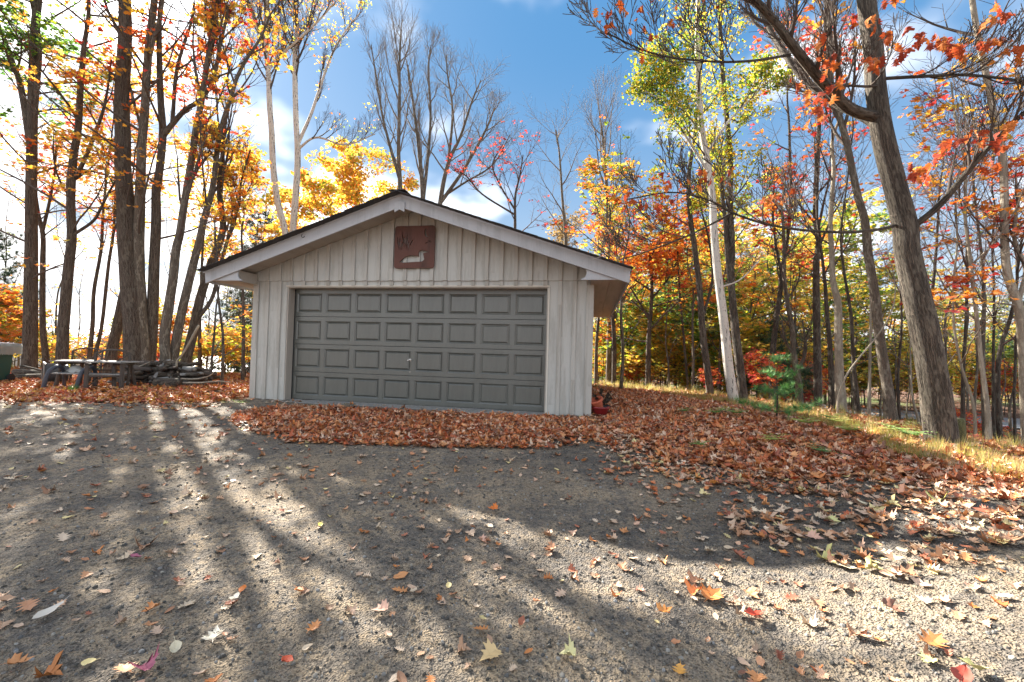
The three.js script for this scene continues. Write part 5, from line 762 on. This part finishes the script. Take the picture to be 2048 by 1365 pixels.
  // a few the photograph lets one recognise
  const SP = [[1428, 1192, 0, 0.15, [0.55, 0.2, 0.05]], [597, 1192, 8, 0.11, [0.55, 0.2, 0.06]], [573, 1338, 9, 0.09, [0.5, 0.07, 0.02]], [1508, 1240, 9, 0.13, [0.45, 0.05, 0.02]], [985, 1018, 1, 0.1, [0.6, 0.16, 0.02]], [290, 1344, 2, 0.1, [0.33, 0.09, 0.14]], [250, 1350, 4, 0.13, [0.5, 0.22, 0.08]], [270, 1120, 8, 0.09, [0.36, 0.07, 0.13]], [640, 1052, 7, 0.07, [0.7, 0.5, 0.06]], [484, 1186, 7, 0.08, [0.6, 0.2, 0.02]], [760, 1228, 0, 0.1, [0.6, 0.35, 0.25]], [962, 1268, 4, 0.1, [0.5, 0.2, 0.06]], [1330, 1232, 1, 0.1, [0.6, 0.25, 0.06]], [625, 1268, 5, 0.11, [0.5, 0.15, 0.05]], [38, 1338, 1, 0.1, [0.5, 0.22, 0.1]], [470, 1208, 9, 0.1, [0.62, 0.56, 0.45]], [348, 1312, 9, 0.1, [0.6, 0.52, 0.36]], [1135, 1318, 2, 0.09, [0.6, 0.55, 0.28]], [1360, 1355, 5, 0.1, [0.6, 0.3, 0.06]], [978, 1322, 0, 0.12, [0.6, 0.42, 0.2]], [1948, 1305, 9, 0.12, [0.55, 0.52, 0.22]], [1925, 1335, 9, 0.13, [0.3, 0.05, 0.03]], [1860, 1260, 5, 0.16, [0.5, 0.16, 0.05]], [430, 1282, 1, 0.11, [0.62, 0.55, 0.45]], [100, 1235, 8, 0.15, [0.6, 0.54, 0.46]], [55, 1220, 4, 0.14, [0.42, 0.2, 0.1]], [300, 1228, 3, 0.09, [0.5, 0.2, 0.09]]];
  for (const [x, y, k, s, c] of SP) { let p = onGround(x, y, -0.3); p = onGround(x, y, driveH(p.x, p.z)); all.push({ x: p.x, y: driveH(p.x, p.z) + 0.02, z: p.z, s: s * 0.85, k, rx: (r() - 0.5) * 0.4, ry: r() * 6.28, rz: (r() - 0.5) * 0.4, c, drive: true, app: 9 }); }
  const infr = (o) => { const v = V(o.x, o.y, o.z).sub(EYE), d = v.dot(fwd); return d > 0.3 && Math.abs(v.dot(camRight) / d) < 1.2 && Math.abs(v.dot(camUp) / d) < 0.8; };
  const big = all.filter((o) => o.drive && infr(o)).sort((a, b) => b.app - a.app).slice(0, 300), set = new Set(big), mats = new Map();
  for (const o of big) {
    const key = o.c.map((v) => Math.round(v * 12)).join(); if (!mats.has(key)) mats.set(key, mat({ color: C(...o.c), roughness: 0.6 }));
    const m = mesh('leaf', kinds[o.k], mats.get(key), driveway); m.position.set(o.x, o.y + 0.004, o.z); m.rotation.set(o.rx, o.ry, o.rz, 'YXZ'); m.scale.setScalar(o.s);
  }
  const g = new THREE.Group(); g.name = 'fallen_leaves'; scene.add(g); tag(g, 'carpet of fallen rust and orange leaves over the drive edge, bank and yard', 'fallen leaves', null, 'stuff');
  const tmp = new THREE.Object3D();
  kinds.forEach((geo, k) => { const l = all.filter((o) => o.k === k && !set.has(o)), im = new THREE.InstancedMesh(geo, litterMat, l.length); l.forEach((o, i) => { tmp.position.set(o.x, o.y, o.z); tmp.rotation.set(o.rx, o.ry, o.rz, 'YXZ'); tmp.scale.setScalar(o.s); tmp.updateMatrix(); im.setMatrixAt(i, tmp.matrix); im.setColorAt(i, C(...o.c)); }); im.name = ['maple_leaves', 'maple_leaves', 'maple_leaves', 'maple_leaves', 'oak_leaves', 'oak_leaves', 'oak_leaves', 'beech_leaves', 'beech_leaves', 'beech_leaves'][k]; im.castShadow = im.receiveShadow = true; g.add(im); });
  console.log('leaves', all.length, 'single', big.length, 'mats', mats.size);
}
{ // loose stones and twig bits on the drive
  const r = RNG(99), n = 42000, geo = new THREE.IcosahedronGeometry(1, 0), im = new THREE.InstancedMesh(geo, mat({ color: 0xffffff, roughness: 0.9, flatShading: true }), n), tmp = new THREE.Object3D();
  for (let i = 0; i < n; i++) {
    let x, z; do { const d = 0.9 + 5.5 * Math.pow(r(), 1.5), a = (r() - 0.5) * 2.4; x = Math.sin(a) * d * 1.1; z = -Math.cos(a) * d; } while (!inDrive(x, z) || z < -8);
    const s = 0.0024 + 0.011 * Math.pow(r(), 6); tmp.position.set(x, driveH(x, z) + s * 0.2, z); tmp.rotation.set(r() * 6, r() * 6, r() * 6); tmp.scale.set(s, s * (0.5 + 0.4 * r()), s * (0.7 + 0.5 * r())); tmp.updateMatrix(); im.setMatrixAt(i, tmp.matrix); const k = 0.05 + 0.24 * Math.pow(r(), 2.2), w = r() * 0.2; im.setColorAt(i, C(k * (1 + w * 0.5), k, k * (1 - w)));
  }
  im.name = 'gravel'; im.castShadow = im.receiveShadow = true; scene.add(im); tag(im, 'loose grit and small stones strewn on the worn driveway', 'gravel', null, 'stuff');
  const m = 7000, tg = new THREE.CylinderGeometry(0.6, 1, 1, 4), im2 = new THREE.InstancedMesh(tg, mat({ color: 0xffffff, roughness: 1 }), m);
  for (let i = 0; i < m; i++) { let x, z; do { x = lerp(-9, 5, r()); z = lerp(-8, 0.2, r()); } while (!inDrive(x, z)); tmp.position.set(x, driveH(x, z) + 0.004, z); tmp.rotation.set(Math.PI / 2 + (r() - 0.5) * 0.12, 0, r() * 6.28); const w = 0.0009 + 0.0014 * r() * r(); tmp.scale.set(w, 0.025 + 0.08 * r() * r(), w); tmp.updateMatrix(); im2.setMatrixAt(i, tmp.matrix); const k = 0.06 + 0.2 * r(); im2.setColorAt(i, C(k, k * 0.72, k * 0.48)); }
  im2.name = 'twig_litter'; im2.castShadow = im2.receiveShadow = true; scene.add(im2); tag(im2, 'dry needles and bits of twig scattered on the driveway', 'twigs', null, 'stuff');
}
{ // dry grass along the bank and at the yard edge, ferny weeds in the leaves
  const r = RNG(123), out = [], tmp = new THREE.Object3D(), grass = [[0.46, 0.38, 0.1], [0.52, 0.42, 0.16], [0.36, 0.34, 0.07], [0.26, 0.28, 0.05], [0.56, 0.44, 0.22]], green = [[0.08, 0.2, 0.03], [0.12, 0.25, 0.04], [0.2, 0.3, 0.05]];
  const put = (x, z, s, pal) => { tmp.position.set(x, terrain(x, z) + s * 0.02, z); tmp.rotation.set((r() - 0.5) * 0.5, r() * 6.28, (r() - 0.5) * 0.5); tmp.scale.set(s * 0.8, s * (1.1 + 0.5 * r()), s * 0.8); tmp.updateMatrix(); const c = pal[Math.floor(r() * pal.length)], b = 0.7 + 0.5 * r(); out.push([tmp.matrix.clone(), C(c[0] * b, c[1] * b, c[2] * b)]); };
  for (let i = 0; i < 2600; i++) { const z = -2.5 - 14 * r(), x = crestX(z) - 0.9 + 2.6 * r() * r() + 0.5 * n3(z, 3, 1); put(x, z, 0.09 + 0.1 * r(), grass); }
  for (let i = 0; i < 2600; i++) { const z = -13 - 9 * r(), x = 1.5 + 8 * r(); put(x, z, 0.12 + 0.16 * r(), grass); }
  for (let i = 0; i < 1600; i++) { const x = 6 + 14 * r(), z = -5 - 16 * r(); put(x, z, 0.12 + 0.14 * r(), grass); }
  for (let i = 0; i < 900; i++) { const x = -16 + 11 * r(), z = -7.3 - 7 * r(); if (n3(x * 0.8, 7, z * 0.8) > 0.1) put(x, z, 0.05 + 0.05 * r(), green); }
  for (let i = 0; i < 260; i++) { const p = onGround(440 + 60 * r(), 800 + 10 * r()); put(p.x, p.z, 0.03 + 0.03 * r(), green); }
  for (let i = 0; i < 40; i++) { const p = onGround(146 + 14 * (r() - 0.5), 783 + 3 * r()); put(p.x, p.z, 0.09 + 0.06 * r(), green); }
  for (let i = 0; i < 1500; i++) { const x = -22 + 20 * r(), z = -14.5 - 9 * r(); put(x, z, 0.1 + 0.15 * r(), grass); }
  const im = new THREE.InstancedMesh(tuftGeo, leafMat, out.length); out.forEach(([m, c], i) => { im.setMatrixAt(i, m); im.setColorAt(i, c); }); im.name = 'grass'; im.castShadow = im.receiveShadow = true; scene.add(im); tag(im, 'tufts of dry yellow and green grass along the bank and yard', 'grass', null, 'stuff');
  const fr = []; for (let k = 0; k < 9; k++) { const a = k / 9 * 6.28 + 0.3 * r(), L = 0.16 + 0.09 * r(), e = 0.5 + 0.5 * r(); for (let j = 1; j <= 6; j++) for (const s of [-1, 1]) { const f = j / 6, g = leafGeo('oval', 500 + j, 0.3, false, false), w = 0.07 * (1.15 - 0.8 * f); g.scale(w, w, w); g.rotateY(a + s * 1.1); const R = L * f, y = L * (e * f - 0.5 * f * f); g.translate(-Math.sin(a) * R - s * Math.cos(a) * w * 0.4, y + 0.02, -Math.cos(a) * R + s * Math.sin(a) * w * 0.4); fr.push(g); } }
  const fg = mergeGeometries(fr), fm = [[0.16, 0.3, 0.04], [0.34, 0.4, 0.06], [0.1, 0.22, 0.035]].map((c) => new THREE.MeshPhysicalMaterial({ color: C(...c), roughness: 1, transmission: 0.45, thickness: 0, side: THREE.DoubleSide, specularIntensity: 0.4 }));
  for (const [x, y, s, k, lab] of [[1369, 829, 0.8, 0, 'small green fern in the leaves nearest the garage side'], [1400, 882, 0.6, 0, 'tiny green fern low on the leaf bank facing the drive'], [1431, 838, 0.9, 0, 'green fern just short of the white birch foot'], [1449, 834, 0.8, 1, 'yellow-green fern tucked against the white birch foot'], [1474, 843, 1, 0, 'bushy green fern between the birch foot and the pine seedling'], [1545, 890, 0.8, 1, 'yellow-green fern directly below the pine seedling'], [1612, 868, 1.1, 1, 'yellow fern beside the pine seedling on the road side'], [1641, 917, 0.7, 2, 'dark green weed in the leaf bank below the kinked trunk'], [1663, 856, 1, 0, 'green fern at the foot of the kinked grey trunk'], [1675, 866, 1, 1, 'pale yellow fern in front of the kinked grey trunk'], [1790, 882, 1.2, 1, 'broad yellow fern under the smooth barked tree'], [1818, 896, 1.2, 0, 'broad green fern between the smooth barked tree and the big leaning tree'], [1700, 885, 1, 1, 'yellow fern in the dry grass along the bank crest']]) { const p = onGround(x, y, 0.08), f = mesh('fern', fg, fm[k]); f.position.set(p.x, terrain(p.x, p.z) + 0.07, p.z); f.rotation.y = x; f.scale.setScalar(s); tag(f, lab, 'fern', 'ferns on the leaf bank'); }
}


renderer.render(scene, camera);
